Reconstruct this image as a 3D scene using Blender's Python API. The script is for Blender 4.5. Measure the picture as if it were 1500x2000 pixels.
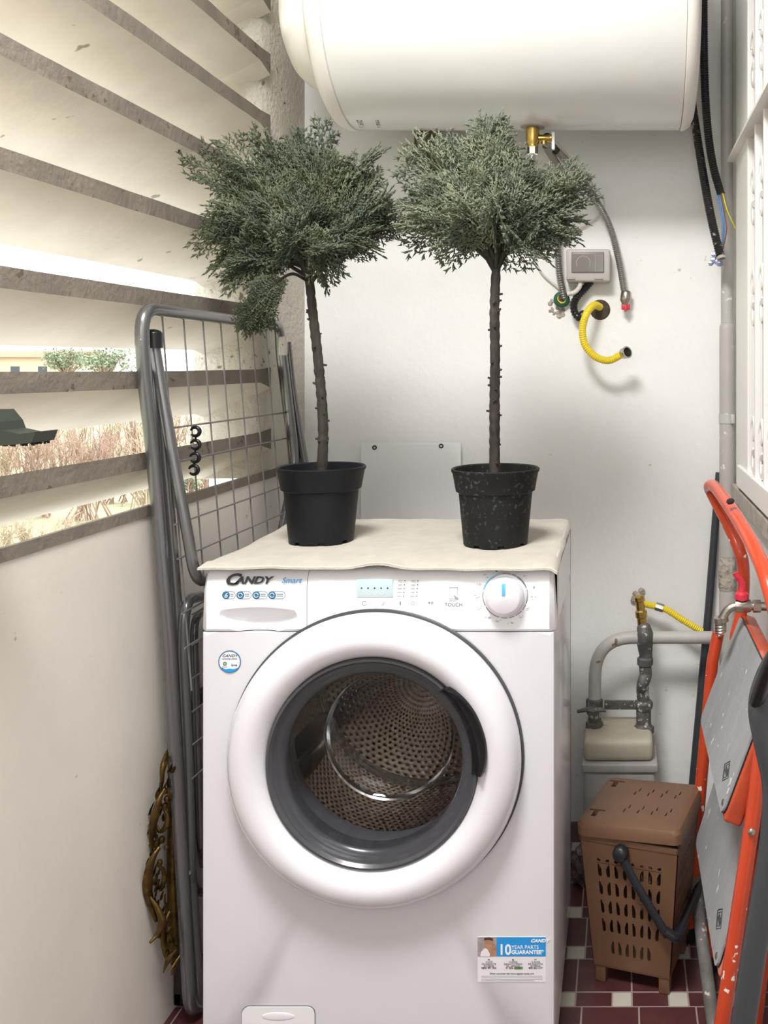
import bpy, bmesh, math, random
import numpy as np
from mathutils import Vector, Matrix, Quaternion
PI = math.pi
sc = bpy.context.scene
C = sc.collection
for o in list(bpy.data.objects): bpy.data.objects.remove(o, do_unlink=True)

# ---------------------------------------------------------------- camera
EYE = 1.19                      # eye height above the tiles; the camera looks straight along +Y
F = 1800.0                      # focal length in px of the 1500x2000 frame
cam = bpy.data.cameras.new('camera'); co = bpy.data.objects.new('camera', cam); C.objects.link(co)
co.location = (0, 0, EYE); co.rotation_euler = (PI/2, 0, 0)
cam.sensor_fit = 'VERTICAL'; cam.sensor_height = 36; cam.lens = 36*F/2000
cam.shift_x = (750-1215)/2000; cam.shift_y = -(1000-716)/2000
cam.clip_start = 0.02; cam.clip_end = 500
sc.camera = co
def P(px, py, D): return Vector(((px-1215)*D/F, D, EYE-(py-716)*D/F))

# ---------------------------------------------------------------- light
W = bpy.data.worlds.new('sky'); sc.world = W; W.use_nodes = True
bg = W.node_tree.nodes['Background']; bg.inputs[0].default_value = (0.93, 0.97, 1.0, 1); bg.inputs[1].default_value = 1.0
sun = bpy.data.lights.new('sun', 'SUN'); sun.energy = .9; sun.angle = 0.02; sun.color = (1, .93, .82)
so = bpy.data.objects.new('sun', sun); C.objects.link(so); so.rotation_euler = (0, math.radians(48), 0.25)
sc.view_settings.view_transform = 'Standard'; sc.view_settings.look = 'None'
sc.view_settings.gamma = 1; sc.view_settings.use_curve_mapping = False
sc.view_settings.exposure = 1.95
al = bpy.data.lights.new('added_end_light', 'AREA'); al.shape = 'RECTANGLE'; al.size = 1.15; al.size_y = 1.1; al.energy = 1.5; al.color = (1, .975, .955)
alo = bpy.data.objects.new('added_end_light', al); C.objects.link(alo); alo.location = (-.26, -1.76, 1.92); alo.rotation_euler = (PI/2-.1, 0, 0)  # unseen area light added at the end opening to brighten the front

al2 = bpy.data.lights.new('added_overhead_light', 'AREA'); al2.shape = 'DISK'; al2.size = .60; al2.energy = 16; al2.color = (1, .985, .97)
al2o = bpy.data.objects.new('added_overhead_light', al2); C.objects.link(al2o); al2o.location = (-.42, .60, 2.545)  # overhead light added for brightness and the shadow below the heater
# ---------------------------------------------------------------- materials
def newmat(name):
    m = bpy.data.materials.new(name); m.use_nodes = True
    return m, m.node_tree.nodes, m.node_tree.links, m.node_tree.nodes['Principled BSDF']
def lin(c):
    return tuple((x/12.92 if x <= .04045 else ((x+.055)/1.055)**2.4) for x in c)
def mat(name, col, rough=.5, metal=0, spec=.5, var=0, vscale=8, bump=0, bscale=60, col2=None, detail=6, bdist=.002, coat=0, stretch=None):
    m, N, L, b = newmat(name)
    b.inputs['Base Color'].default_value = (*col, 1); b.inputs['Roughness'].default_value = rough
    b.inputs['Metallic'].default_value = metal; b.inputs['Specular IOR Level'].default_value = spec
    if coat: b.inputs['Coat Weight'].default_value = coat; b.inputs['Coat Roughness'].default_value = .08
    tc = N.new('ShaderNodeTexCoord'); src = tc.outputs['Object']
    if stretch:
        mp = N.new('ShaderNodeMapping'); mp.inputs['Scale'].default_value = stretch; L.new(src, mp.inputs[0]); src = mp.outputs[0]
    if var:
        n = N.new('ShaderNodeTexNoise'); n.inputs['Scale'].default_value = vscale; n.inputs['Detail'].default_value = detail; n.inputs['Roughness'].default_value = .6
        L.new(src, n.inputs['Vector'])
        r = N.new('ShaderNodeValToRGB'); c2 = col2 or tuple(c*(1-var) for c in col)
        r.color_ramp.elements[0].position = .35; r.color_ramp.elements[1].position = .65
        r.color_ramp.elements[0].color = (*c2, 1); r.color_ramp.elements[1].color = (*col, 1)
        L.new(n.outputs['Fac'], r.inputs[0]); L.new(r.outputs[0], b.inputs['Base Color'])
    if bump:
        n2 = N.new('ShaderNodeTexNoise'); n2.inputs['Scale'].default_value = bscale; n2.inputs['Detail'].default_value = 5
        L.new(src, n2.inputs['Vector'])
        bp = N.new('ShaderNodeBump'); bp.inputs['Strength'].default_value = bump; bp.inputs['Distance'].default_value = bdist
        L.new(n2.outputs['Fac'], bp.inputs['Height']); L.new(bp.outputs[0], b.inputs['Normal'])
    return m
def speck(m, col, scale=60, lo=.66, hi=.7, sc2=6, detail=2):
    """chips / stains of another colour with their own shape"""
    N, L = m.node_tree.nodes, m.node_tree.links; b = N['Principled BSDF']
    tc = N.new('ShaderNodeTexCoord'); n = N.new('ShaderNodeTexNoise'); n.inputs['Scale'].default_value = scale; n.inputs['Detail'].default_value = detail
    L.new(tc.outputs['Object'], n.inputs['Vector'])
    n2 = N.new('ShaderNodeTexNoise'); n2.inputs['Scale'].default_value = sc2; L.new(tc.outputs['Object'], n2.inputs['Vector'])
    ad = N.new('ShaderNodeMath'); ad.operation = 'MULTIPLY_ADD'; ad.inputs[1].default_value = .35; L.new(n2.outputs['Fac'], ad.inputs[0]); 
    mu = N.new('ShaderNodeMath'); mu.operation = 'MULTIPLY'; mu.inputs[1].default_value = .83; L.new(n.outputs['Fac'], mu.inputs[0]); L.new(mu.outputs[0], ad.inputs[2])
    r = N.new('ShaderNodeValToRGB'); r.color_ramp.elements[0].position = lo; r.color_ramp.elements[1].position = hi
    L.new(ad.outputs[0], r.inputs[0])
    mx = N.new('ShaderNodeMix'); mx.data_type = 'RGBA'
    L.new(r.outputs[0], mx.inputs['Factor'])
    old = b.inputs['Base Color']
    if old.is_linked: L.new(old.links[0].from_socket, mx.inputs['A'])
    else: mx.inputs['A'].default_value = old.default_value
    mx.inputs['B'].default_value = (*col, 1)
    L.new(mx.outputs['Result'], b.inputs['Base Color'])
    return m
M = {}
M['wall'] = speck(mat('white_plaster', (.885, .88, .865), .85, var=.04, vscale=3, bump=.35, bscale=45, bdist=.004), (.62, .56, .50), 40, .82, .87, 2)
M['parapet'] = speck(mat('cream_plaster', (.80, .745, .68), .85, var=.07, vscale=4, bump=.2, bscale=60, bdist=.002), (.45, .36, .28), 40, .79, .82, 3)
M['pier'] = speck(mat('rough_pier_plaster', (.60, .56, .49), .9, var=.12, vscale=5, bump=.9, bscale=90, bdist=.006), (.20, .16, .12), 50, .76, .82, 4)
M['slat'] = speck(mat('cream_concrete', (.66, .615, .54), .85, var=.1, vscale=5, bump=.4, bscale=30, bdist=.003, col2=(.58, .53, .46)), (.30, .25, .20), 25, .80, .83, 3)
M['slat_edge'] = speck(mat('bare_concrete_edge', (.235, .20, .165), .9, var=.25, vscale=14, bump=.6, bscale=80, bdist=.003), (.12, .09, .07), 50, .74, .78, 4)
M['white'] = mat('white_enamel', (.715, .71, .75), .22, coat=.3)
M['white_panel'] = mat('white_satin_plastic', (.87, .87, .90), .28, coat=.2)
M['door_white'] = mat('glossy_white_plastic', (.76, .755, .795), .12, coat=.5)
M['heater'] = speck(mat('heater_enamel', (.735, .73, .715), .25, coat=.3), (.62, .58, .50), 7, .82, .9, 2)
M['heater_cap'] = mat('heater_cap_plastic', (.77, .74, .70), .4)
M['grey_bezel'] = mat('dark_grey_plastic', (.06, .064, .072), .25, coat=.4)
M['black'] = mat('black_plastic', (.012, .012, .014), .3)
M['black_gloss'] = mat('black_gloss_plastic', (.006, .006, .008), .28, spec=.35)
M['rubber'] = mat('grey_rubber', (.10, .105, .115), .5)
M['logo'] = mat('dark_grey_print', (.035, .035, .04), .5)
M['grey_print'] = mat('grey_print', (.12, .13, .15), .5)
M['pale_print'] = mat('pale_grey_print', (.34, .36, .39), .5)
M['blue_print'] = mat('blue_print', (.02, .30, .72), .5)
M['teal_print'] = mat('teal_print', (.03, .16, .30), .5)
M['sky_print'] = mat('light_blue_print', (.13, .55, .90), .4)
M['lcd'] = mat('pale_display', (.55, .68, .72), .15)
M['paper'] = mat('white_label_paper', (.82, .80, .84), .5)
M['white_print'] = mat('white_print', (.9, .9, .9), .5)
M['skin_print'] = mat('skin_tone_print', (.50, .27, .17), .6, var=.3, vscale=160)
M['hair_print'] = mat('brown_print', (.06, .035, .03), .6)
M['shirt_print'] = mat('greyish_print', (.42, .36, .36), .6, var=.3, vscale=120)
M['green_print'] = mat('green_print', (.14, .26, .10), .6)
M['red_print'] = mat('red_print', (.55, .08, .05), .6)
M['steel'] = mat('stainless_steel', (.62, .60, .58), .22, metal=1)
M['chrome'] = mat('chrome', (.75, .74, .72), .12, metal=1)
M['rack'] = mat('grey_coated_steel', (.19, .19, .195), .25, metal=.7, spec=.6)
M['wire'] = mat('grey_wire', (.20, .19, .19), .4, metal=.4)
M['brass'] = mat('brass', (.58, .40, .12), .25, metal=1, var=.2, vscale=90)
M['nickel'] = mat('worn_nickel', (.50, .47, .42), .3, metal=1, var=.25, vscale=80)
M['dirty_metal'] = speck(mat('corroded_pipe', (.17, .16, .15), .6, metal=.4, var=.4, vscale=50, bump=.5, bscale=120), (.55, .53, .5), 90, .72, .76, 10)
M['pipe_grey'] = speck(mat('grey_painted_pipe', (.46, .44, .42), .45, var=.08, vscale=10), (.75, .73, .70), 40, .75, .8, 5)
M['pipe_dirty'] = speck(mat('chipped_grey_pipe', (.50, .48, .455), .5, var=.15, vscale=20, bump=.3, bscale=60), (.2, .15, .1), 45, .77, .8, 6)
M['galv'] = mat('hose_steel', (.36, .345, .33), .35, metal=.8)
M['yellow'] = mat('yellow_hose', (.80, .62, .03), .4)
M['dark_pole'] = mat('dark_grey_pvc', (.045, .05, .057), .4)
M['beige'] = mat('beige_meter_paint', (.50, .46, .36), .5, var=.1, vscale=20)
M['meter_grey'] = mat('meter_grey_case', (.42, .40, .38), .6, var=.15, vscale=30)
M['box_grey'] = mat('grey_box_plastic', (.48, .45, .43), .45)
M['brown'] = speck(mat('brown_basket_plastic', (.165, .086, .047), .42, var=.12, vscale=14, bump=.1, bscale=200), (.34, .24, .17), 30, .83, .92, 7)
M['dark'] = mat('dark_void', (.012, .01, .01), .9)
M['navy'] = mat('dark_handle_plastic', (.014, .016, .020), .4, bump=.2, bscale=200)
M['orange'] = speck(mat('orange_enamel', (.60, .065, .02), .3, var=.12, vscale=12, coat=.3), (.85, .80, .75), 55, .735, .75, 5)
M['orange_worn'] = speck(mat('worn_orange_enamel', (.52, .075, .03), .35, var=.2, vscale=20), (.70, .36, .28), 10, .60, .72, 4)
M['tread'] = speck(mat('grey_ribbed_rubber', (.36, .37, .38), .75, var=.2, vscale=10, bump=.8, bscale=260, bdist=.002, stretch=(1, 1, .25)), (.62, .61, .6), 45, .76, .79, 8)
M['gold'] = mat('aged_gilding', (.17, .105, .03), .38, metal=.85, var=.6, vscale=45, bump=.5, bscale=70, bdist=.004)
M['pot'] = speck(mat('black_pot_plastic', (.005, .006, .009), .5, spec=.3, bump=.1, bscale=120), (.01, .01, .012), 60, .8, .9)
M['pot_dusty'] = speck(mat('dusty_black_pot_plastic', (.009, .010, .010), .6, spec=.3, var=.3, vscale=40), (.07, .07, .065), 130, .68, .80, 9)
M['soil'] = mat('dark_soil', (.035, .028, .022), .95, bump=1, bscale=80, bdist=.01)
M['bark'] = mat('dark_bark', (.045, .036, .03), .85, var=.6, vscale=60, bump=1, bscale=80, bdist=.006, stretch=(1, 1, .3))
M['leaf_a'] = mat('green_grey_foliage', (.115, .132, .072), .6, var=.5, vscale=18, col2=(.045, .064, .042))
M['leaf_b'] = mat('blue_grey_foliage', (.20, .222, .135), .6, var=.5, vscale=18, col2=(.09, .115, .08))
M['mat'] = speck(mat('beige_cloth', (.58, .54, .475), .95, var=.1, vscale=25, bump=.7, bscale=420, bdist=.002), (.38, .33, .28), 18, .82, .86, 4)
M['hem'] = mat('cloth_hem', (.62, .575, .50), .95)
M['board'] = mat('white_board', (.88, .88, .89), .35)
M['frame_white'] = mat('white_painted_iron', (.88, .86, .83), .4, bump=.1, bscale=60)
M['stone'] = speck(mat('worn_stone_sill', (.50, .455, .40), .7, var=.25, vscale=25, bump=.4), (.25, .21, .17), 30, .7, .76, 5)
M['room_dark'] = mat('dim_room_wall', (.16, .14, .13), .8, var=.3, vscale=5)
M['red'] = mat('red_enamel_lever', (.62, .03, .06), .35)
M['green'] = mat('green_flange', (.02, .11, .06), .5)
M['blue_wire'] = mat('blue_wire_insulation', (.10, .24, .50), .4)
M['brown_wire'] = mat('brown_wire_insulation', (.20, .08, .05), .4)
M['yg_wire'] = mat('yellow_green_wire_insulation', (.62, .62, .04), .4)
M['cable_white'] = mat('white_cable', (.66, .63, .59), .45)
M['bristle'] = mat('dark_bristle', (.02, .018, .022), .8)
M['broom'] = mat('dark_green_plastic', (.028, .034, .027), .45)
M['film'] = mat('bluish_plastic_film', (.22, .26, .42), .25)
M['rubble'] = mat('chipped_plaster', (.55, .49, .42), .95, var=.5, vscale=60, bump=1, bscale=60, bdist=.01)
M['hole'] = mat('dusty_dark_hole', (.10, .075, .055), .95, var=.4, vscale=60, bump=1)
M['grass'] = mat('dry_grass_ground', (.27, .32, .17), .95, var=.5, vscale=.8, col2=(.36, .31, .22))
M['twig'] = mat('dry_pinkish_twigs', (.30, .20, .15), .9)
M['twig_pale'] = mat('straw_stalks', (.42, .34, .24), .9)
M['leaf_out'] = mat('outdoor_leaves', (.26, .31, .20), .8, var=.3, vscale=3)
M['facade'] = mat('pale_orange_facade', (.60, .47, .34), .9)
M['roof'] = mat('roof_tiles_far', (.35, .17, .10), .9)
M['winglass'] = mat('far_window_glass', (.05, .06, .07), .2)

# thin clear sheets: transparent with a fresnel reflection
def thin(name, tint, strength=1.0, rough=.02):
    m, N, L, b = newmat(name); N.remove(b)
    t = N.new('ShaderNodeBsdfTransparent'); t.inputs[0].default_value = (*tint, 1)
    g = N.new('ShaderNodeBsdfGlossy'); g.inputs['Roughness'].default_value = rough
    fr = N.new('ShaderNodeLayerWeight'); fr.inputs[0].default_value = .5
    pw = N.new('ShaderNodeMath'); pw.operation = 'POWER'; pw.inputs[1].default_value = 4; L.new(fr.outputs['Facing'], pw.inputs[0])
    mu = N.new('ShaderNodeMath'); mu.operation = 'MULTIPLY_ADD'; mu.inputs[1].default_value = .8*strength; mu.inputs[2].default_value = .045*strength; L.new(pw.outputs[0], mu.inputs[0])
    x = N.new('ShaderNodeMixShader'); L.new(mu.outputs[0], x.inputs[0]); L.new(t.outputs[0], x.inputs[1]); L.new(g.outputs[0], x.inputs[2])
    L.new(x.outputs[0], N['Material Output'].inputs[0]); return m
M['cover_glass'] = thin('door_cover_glass', (.86, .86, .88), .45)
M['bowl_glass'] = thin('door_bowl_glass', (.93, .92, .92), .8, .03)
gm_, N_, L_, b_ = newmat('bowl_glass'); b_.inputs['Transmission Weight'].default_value = 1; b_.inputs['Roughness'].default_value = 0; b_.inputs['IOR'].default_value = 1.47; b_.inputs['Base Color'].default_value = (.97, .98, .98, 1); M['solid_glass'] = gm_
M['smoke'] = thin('smoked_window', (.30, .28, .27), 1.0, .1)
M['pane'] = thin('window_pane', (.85, .87, .87), 1.0)

# perforated drum steel, dots from UV
def drum_mat():
    m, N, L, b = newmat('perforated_drum_steel')
    b.inputs['Metallic'].default_value = 1; b.inputs['Roughness'].default_value = .2
    uv = N.new('ShaderNodeUVMap'); sp = N.new('ShaderNodeSeparateXYZ'); L.new(uv.outputs[0], sp.inputs[0])
    def mt(op, a, b_=None, c=None):
        n = N.new('ShaderNodeMath'); n.operation = op
        for i, v in enumerate((a, b_, c)):
            if v is None: continue
            if isinstance(v, (int, float)): n.inputs[i].default_value = v
            else: L.new(v, n.inputs[i])
        return n.outputs[0]
    u = mt('DIVIDE', sp.outputs[0], .0125); v = mt('DIVIDE', sp.outputs[1], .0108)
    row = mt('FLOOR', v); sh = mt('MULTIPLY', mt('MODULO', row, 2), .5)
    fu = mt('SUBTRACT', mt('FRACT', mt('ADD', u, sh)), .5); fv = mt('SUBTRACT', mt('FRACT', v), .5)
    d = mt('SQRT', mt('ADD', mt('MULTIPLY', fu, fu), mt('MULTIPLY', fv, fv)))
    k = mt('LESS_THAN', d, .21)
    mx = N.new('ShaderNodeMix'); mx.data_type = 'RGBA'; L.new(k, mx.inputs['Factor'])
    mx.inputs['A'].default_value = (.44, .39, .33, 1); mx.inputs['B'].default_value = (.01, .01, .01, 1)
    L.new(mx.outputs['Result'], b.inputs['Base Color'])
    bp = N.new('ShaderNodeBump'); bp.inputs['Strength'].default_value = .6; bp.inputs['Distance'].default_value = .004
    mr = mt('SMOOTH_MIN', d, .42, .1); L.new(mr, bp.inputs['Height']); L.new(bp.outputs[0], b.inputs['Normal'])
    return m
M['drum'] = drum_mat()
# floor tiles: burgundy tiles with small cream squares and pale joints
def tile_mat():
    m, N, L, b = newmat('burgundy_and_cream_tiles')
    b.inputs['Roughness'].default_value = .3
    tc = N.new('ShaderNodeTexCoord'); sp = N.new('ShaderNodeSeparateXYZ'); L.new(tc.outputs['Object'], sp.inputs[0])
    def mt(op, a, b_=None, c=None):
        n = N.new('ShaderNodeMath'); n.operation = op
        for i, v in enumerate((a, b_, c)):
            if v is None: continue
            if isinstance(v, (int, float)): n.inputs[i].default_value = v
            else: L.new(v, n.inputs[i])
        return n.outputs[0]
    P1, Q1 = .106, .138
    v = mt('DIVIDE', mt('ADD', sp.outputs[1], 5.05), Q1); row = mt('FLOOR', v); fv = mt('FRACT', v)
    u = mt('ADD', mt('DIVIDE', mt('ADD', sp.outputs[0], 5.095), P1), mt('MULTIPLY', mt('MODULO', row, 2), .12)); fu = mt('FRACT', u)
    cream = mt('MULTIPLY', mt('LESS_THAN', fu, .36), mt('LESS_THAN', fv, .30))
    g1 = mt('LESS_THAN', mt('ABSOLUTE', mt('SUBTRACT', fv, .30)), .013); g2 = mt('LESS_THAN', mt('ABSOLUTE', mt('SUBTRACT', fu, .36)), .015)
    g3 = mt('LESS_THAN', fv, .02); g4 = mt('MULTIPLY', mt('LESS_THAN', fu, .025), mt('LESS_THAN', fv, .3))
    g = mt('MAXIMUM', mt('MAXIMUM', g1, g2), mt('MAXIMUM', g3, g4))
    n = N.new('ShaderNodeTexNoise'); n.inputs['Scale'].default_value = 30; L.new(tc.outputs['Object'], n.inputs['Vector'])
    r = N.new('ShaderNodeValToRGB'); r.color_ramp.elements[0].color = (.055, .018, .02, 1); r.color_ramp.elements[1].color = (.115, .036, .038, 1); L.new(n.outputs['Fac'], r.inputs[0])
    a = N.new('ShaderNodeMix'); a.data_type = 'RGBA'; L.new(cream, a.inputs['Factor']); L.new(r.outputs[0], a.inputs['A']); a.inputs['B'].default_value = (.52, .50, .43, 1)
    c = N.new('ShaderNodeMix'); c.data_type = 'RGBA'; L.new(g, c.inputs['Factor']); L.new(a.outputs['Result'], c.inputs['A']); c.inputs['B'].default_value = (.33, .26, .24, 1)
    L.new(c.outputs['Result'], b.inputs['Base Color']); return m
M['tiles'] = tile_mat()

M_ = M
# ---------------------------------------------------------------- mesh helpers
class MB:
    def __init__(s): s.v = []; s.f = []; s.mi = []; s.uv = None; s.cur = 0
    def add(s, vs, fs):
        o = len(s.v); s.v += [tuple(x) for x in vs]
        for f in fs: s.f.append(tuple(i+o for i in f)); s.mi.append(s.cur)
        return s
    def box(s, x0, x1, y0, y1, z0, z1, bev=0, mtx=None):
        x0, x1 = min(x0, x1), max(x0, x1); y0, y1 = min(y0, y1), max(y0, y1); z0, z1 = min(z0, z1), max(z0, z1)
        bm = bmesh.new(); bmesh.ops.create_cube(bm, size=1)
        for v in bm.verts: v.co = Vector((x0+(v.co.x+.5)*(x1-x0), y0+(v.co.y+.5)*(y1-y0), z0+(v.co.z+.5)*(z1-z0)))
        if bev: bmesh.ops.bevel(bm, geom=bm.edges[:], offset=bev, segments=3, profile=.5, affect='EDGES', clamp_overlap=True)
        if mtx: bm.transform(mtx)
        bm.verts.index_update(); s.add([v.co for v in bm.verts], [[v.index for v in f.verts] for f in bm.faces]); bm.free(); return s
    def tube(s, pts, r, seg=12, caps=True, flat=1.0, flat_dir=None):
        pts = [Vector(p) for p in pts]; n = len(pts)
        rs = r if isinstance(r, (list, tuple)) else [r]*n
        T = []
        for i in range(n):
            t = pts[min(i+1, n-1)]-pts[max(i-1, 0)]
            T.append(t.normalized() if t.length > 1e-9 else Vector((0, 0, 1)))
        a = flat_dir.normalized() if flat_dir else (Vector((0, 0, 1)) if abs(T[0].z) < .9 else Vector((1, 0, 0)))
        u = (a-T[0]*a.dot(T[0])).normalized(); vs = []
        for i in range(n):
            if i:
                if flat_dir: u = flat_dir
                u = (u-T[i]*u.dot(T[i])); u = u.normalized() if u.length > 1e-6 else T[i].orthogonal().normalized()
            w = T[i].cross(u)
            for k in range(seg):
                an = 2*PI*k/seg; vs.append(pts[i]+u*(math.cos(an)*rs[i])+w*(math.sin(an)*rs[i]*flat))
        fs = [(i*seg+k, i*seg+(k+1) % seg, (i+1)*seg+(k+1) % seg, (i+1)*seg+k) for i in range(n-1) for k in range(seg)]
        if caps: fs += [tuple(range(seg-1, -1, -1)), tuple((n-1)*seg+k for k in range(seg))]
        return s.add(vs, fs)
    def lathe(s, prof, c, axis=(0, 1, 0), seg=64, close=False, ref=None, uvf=None):
        """prof: (r, h) along axis from c"""
        ax = Vector(axis).normalized(); c = Vector(c)
        u = (Vector(ref) if ref else (Vector((1, 0, 0)) if abs(ax.x) < .9 else Vector((0, 0, 1)))); u = (u-ax*u.dot(ax)).normalized(); w = ax.cross(u)
        n = len(prof); vs = []
        for (r, h) in prof:
            for k in range(seg):
                an = 2*PI*k/seg; vs.append(c+ax*h+(u*math.cos(an)+w*math.sin(an))*r)
        fs = [(i*seg+k, i*seg+(k+1) % seg, (i+1)*seg+(k+1) % seg, (i+1)*seg+k) for i in range(n-1) for k in range(seg)]
        if close: fs += [tuple((n-1)*seg+k for k in range(seg)), tuple(range(seg-1, -1, -1))]
        return s.add(vs, fs)
    def prism(s, pts, axis, a0, a1):
        """pts 2D; axis 'x','y','z'"""
        def mk(p, a):
            return {'x': (a, p[0], p[1]), 'y': (p[0], a, p[1]), 'z': (p[0], p[1], a)}[axis]
        n = len(pts)
        return s.add([mk(p, a0) for p in pts]+[mk(p, a1) for p in pts], [tuple(range(n-1, -1, -1)), tuple(range(n, 2*n))]+[(i, (i+1) % n, n+(i+1) % n, n+i) for i in range(n)])
    def sphere(s, c, r, seg=12, sq=(1, 1, 1)):
        c = Vector(c); vs = []; rings = max(4, seg//2)
        for i in range(1, rings):
            th = PI*i/rings
            for k in range(seg):
                an = 2*PI*k/seg; vs.append(c+Vector((math.sin(th)*math.cos(an)*sq[0], math.sin(th)*math.sin(an)*sq[1], math.cos(th)*sq[2]))*r)
        vs += [c+Vector((0, 0, r*sq[2])), c-Vector((0, 0, r*sq[2]))]; m = rings-1; t = m*seg
        fs = [(i*seg+k, (i+1)*seg+k, (i+1)*seg+(k+1) % seg, i*seg+(k+1) % seg) for i in range(m-1) for k in range(seg)]
        fs += [(t, k, (k+1) % seg) for k in range(seg)]+[(t+1, (m-1)*seg+(k+1) % seg, (m-1)*seg+k) for k in range(seg)]
        return s.add(vs, fs)
    def build(s, name, mats, parent=None, smooth=True, angle=40, fix=True):
        me = bpy.data.meshes.new(name); me.from_pydata(s.v, [], s.f)
        if not isinstance(mats, (list, tuple)): mats = [mats]
        for m in mats: me.materials.append(m)
        if len(mats) > 1: me.polygons.foreach_set('material_index', s.mi)
        if fix:
            bm = bmesh.new(); bm.from_mesh(me); bmesh.ops.recalc_face_normals(bm, faces=bm.faces); bm.to_mesh(me); bm.free()
        if smooth:
            me.polygons.foreach_set('use_smooth', [True]*len(me.polygons)); me.set_sharp_from_angle(angle=math.radians(angle))
        me.update()
        o = bpy.data.objects.new(name, me); C.objects.link(o)
        if parent: o.parent = parent; o.matrix_parent_inverse = Matrix.Translation(-parent_loc(parent))
        return o
def parent_loc(p):
    v = Vector(p.location)
    if p.parent: v = v + Vector((0, 0, 0)) if p.type != 'EMPTY' else v
    return v if p.type == 'EMPTY' else Vector((0, 0, 0))
def thing(name, label, cat, loc=(0, 0, 0), group=None):
    o = bpy.data.objects.new(name, None); C.objects.link(o); o.location = loc; o.empty_display_size = .05
    o['label'] = label; o['category'] = cat
    if group: o['group'] = group
    return o
def tag(o, label, cat, group=None, kind=None):
    o['label'] = label; o['category'] = cat
    if group: o['group'] = group
    if kind: o['kind'] = kind
    return o
def struct(o): o['kind'] = 'structure'; return o
def spline(pts, n=8):
    pts = [Vector(p) for p in pts]
    if len(pts) < 3:
        return [pts[0].lerp(pts[-1], i/n) for i in range(n+1)]
    out = []; q = [pts[0]*2-pts[1]]+pts+[pts[-1]*2-pts[-2]]
    for i in range(1, len(q)-2):
        for k in range(n):
            t = k/n; a, b, c, d = q[i-1:i+3]
            out.append(.5*((2*b)+(c-a)*t+(2*a-5*b+4*c-d)*t*t+(3*b-a-3*c+d)*t**3))
    out.append(pts[-1]); return out
def resample(pts, step):
    pts = [Vector(p) for p in pts]; out = [pts[0]]; acc = 0
    for a, b in zip(pts, pts[1:]):
        L = (b-a).length
        if L < 1e-9: continue
        t = step-acc
        while t <= L: out.append(a.lerp(b, t/L)); t += step
        acc = (acc+L) % step
    return out
def corrug(mb, path, r, pitch=.005, depth=.0018, seg=12):
    p = resample(spline(path, 24), pitch/4)
    rs = [r-depth*(.5+.5*math.cos(2*PI*i/4)) for i in range(len(p))]
    return mb.tube(p, rs, seg)
def fillet(pts, rad, n=6):
    """polyline with rounded corners"""
    pts = [Vector(p) for p in pts]; out = [pts[0]]
    for a, b, c in zip(pts, pts[1:], pts[2:]):
        d1 = (a-b); d2 = (c-b); r = min(rad, d1.length*.49, d2.length*.49)
        p, q = b+d1.normalized()*r, b+d2.normalized()*r
        for i in range(n+1):
            t = i/n; out.append(p*(1-t)**2+b*2*t*(1-t)+q*t*t)
    out.append(pts[-1]); return out
def text(name, body, size, loc, m, parent, shear=0, bold=0, width=1.0, align='LEFT', rot=(PI/2, 0, 0)):
    cu = bpy.data.curves.new(name, 'FONT'); cu.body = body; cu.size = size; cu.shear = shear; cu.offset = bold
    cu.extrude = .0002; cu.align_x = align; cu.resolution_u = 3
    t = bpy.data.objects.new(name, cu); C.objects.link(t)
    bpy.context.view_layer.update()
    me = bpy.data.meshes.new_from_object(t.evaluated_get(bpy.context.evaluated_depsgraph_get()))
    bpy.data.objects.remove(t, do_unlink=True); me.name = name
    me.materials.clear(); me.materials.append(m)
    from mathutils import Euler
    me.transform(Matrix.Translation(loc) @ Euler(rot).to_matrix().to_4x4() @ Matrix.Diagonal((width, 1, 1, 1)))
    o = bpy.data.objects.new(name, me); C.objects.link(o)
    if parent: o.parent = parent; o.matrix_parent_inverse = Matrix.Translation(-parent_loc(parent))
    return o
def boolean(o, cutter_mb, mat_=None):
    c = cutter_mb.build('cutter', mat_ or o.data.materials[0])
    md = o.modifiers.new('b', 'BOOLEAN'); md.object = c; md.solver = 'EXACT'; md.use_self = True
    bpy.context.view_layer.update()
    me = bpy.data.meshes.new_from_object(o.evaluated_get(bpy.context.evaluated_depsgraph_get()))
    o.modifiers.clear(); o.data = me; bpy.data.objects.remove(c, do_unlink=True)
    me.set_sharp_from_angle(angle=math.radians(35)); return o

# ---------------------------------------------------------------- the balcony
XL, XR, YB, YF = -.83, .297, 2.41, -1.6
struct(MB().box(XL-.35, XR+.1, YF-.1, YB+.15, -.12, 0).build('floor', M['tiles'], smooth=False))
struct(MB().box(XL-.35, XR+.3, YF-.1, YB+.15, 2.62, 2.80).build('ceiling', M['wall'], smooth=False))
struct(MB().box(XL-.25, XR+.15, YB, YB+.15, 0, 2.62).build('wall_back', M['wall'], smooth=False))
PT = EYE-.242                                   # top of the parapet
mb = MB().prism([(XL, 0), (XL, PT-.02), (XL-.16, PT-.115), (XL-.17, 0)], 'y', YF, YB)
mb.v = [(v[2], v[1], v[2]) if False else v for v in mb.v]
struct(mb.build('wall_left', M['parapet'], smooth=False))
struct(MB().prism([(XL+.002, PT-.02), (XL+.002, PT-.001), (XL-.002, PT), (XL-.012, PT-.0055), (XL-.012, PT-.025)], 'y', YF, 2.17).build('trim_1', M['slat_edge'], smooth=False))
struct(MB().prism([(XL-.012, PT-.025), (XL-.012, PT-.0055), (XL-.165, PT-.09), (XL-.165, PT-.115)], 'y', YF, 2.17).build('trim_30', M['slat'], smooth=False))
struct(MB().box(XL+.0, XL+.002, 2.17, YB, PT-.02, PT-.001).build('trim_1', M['slat_edge'], smooth=False))
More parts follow.
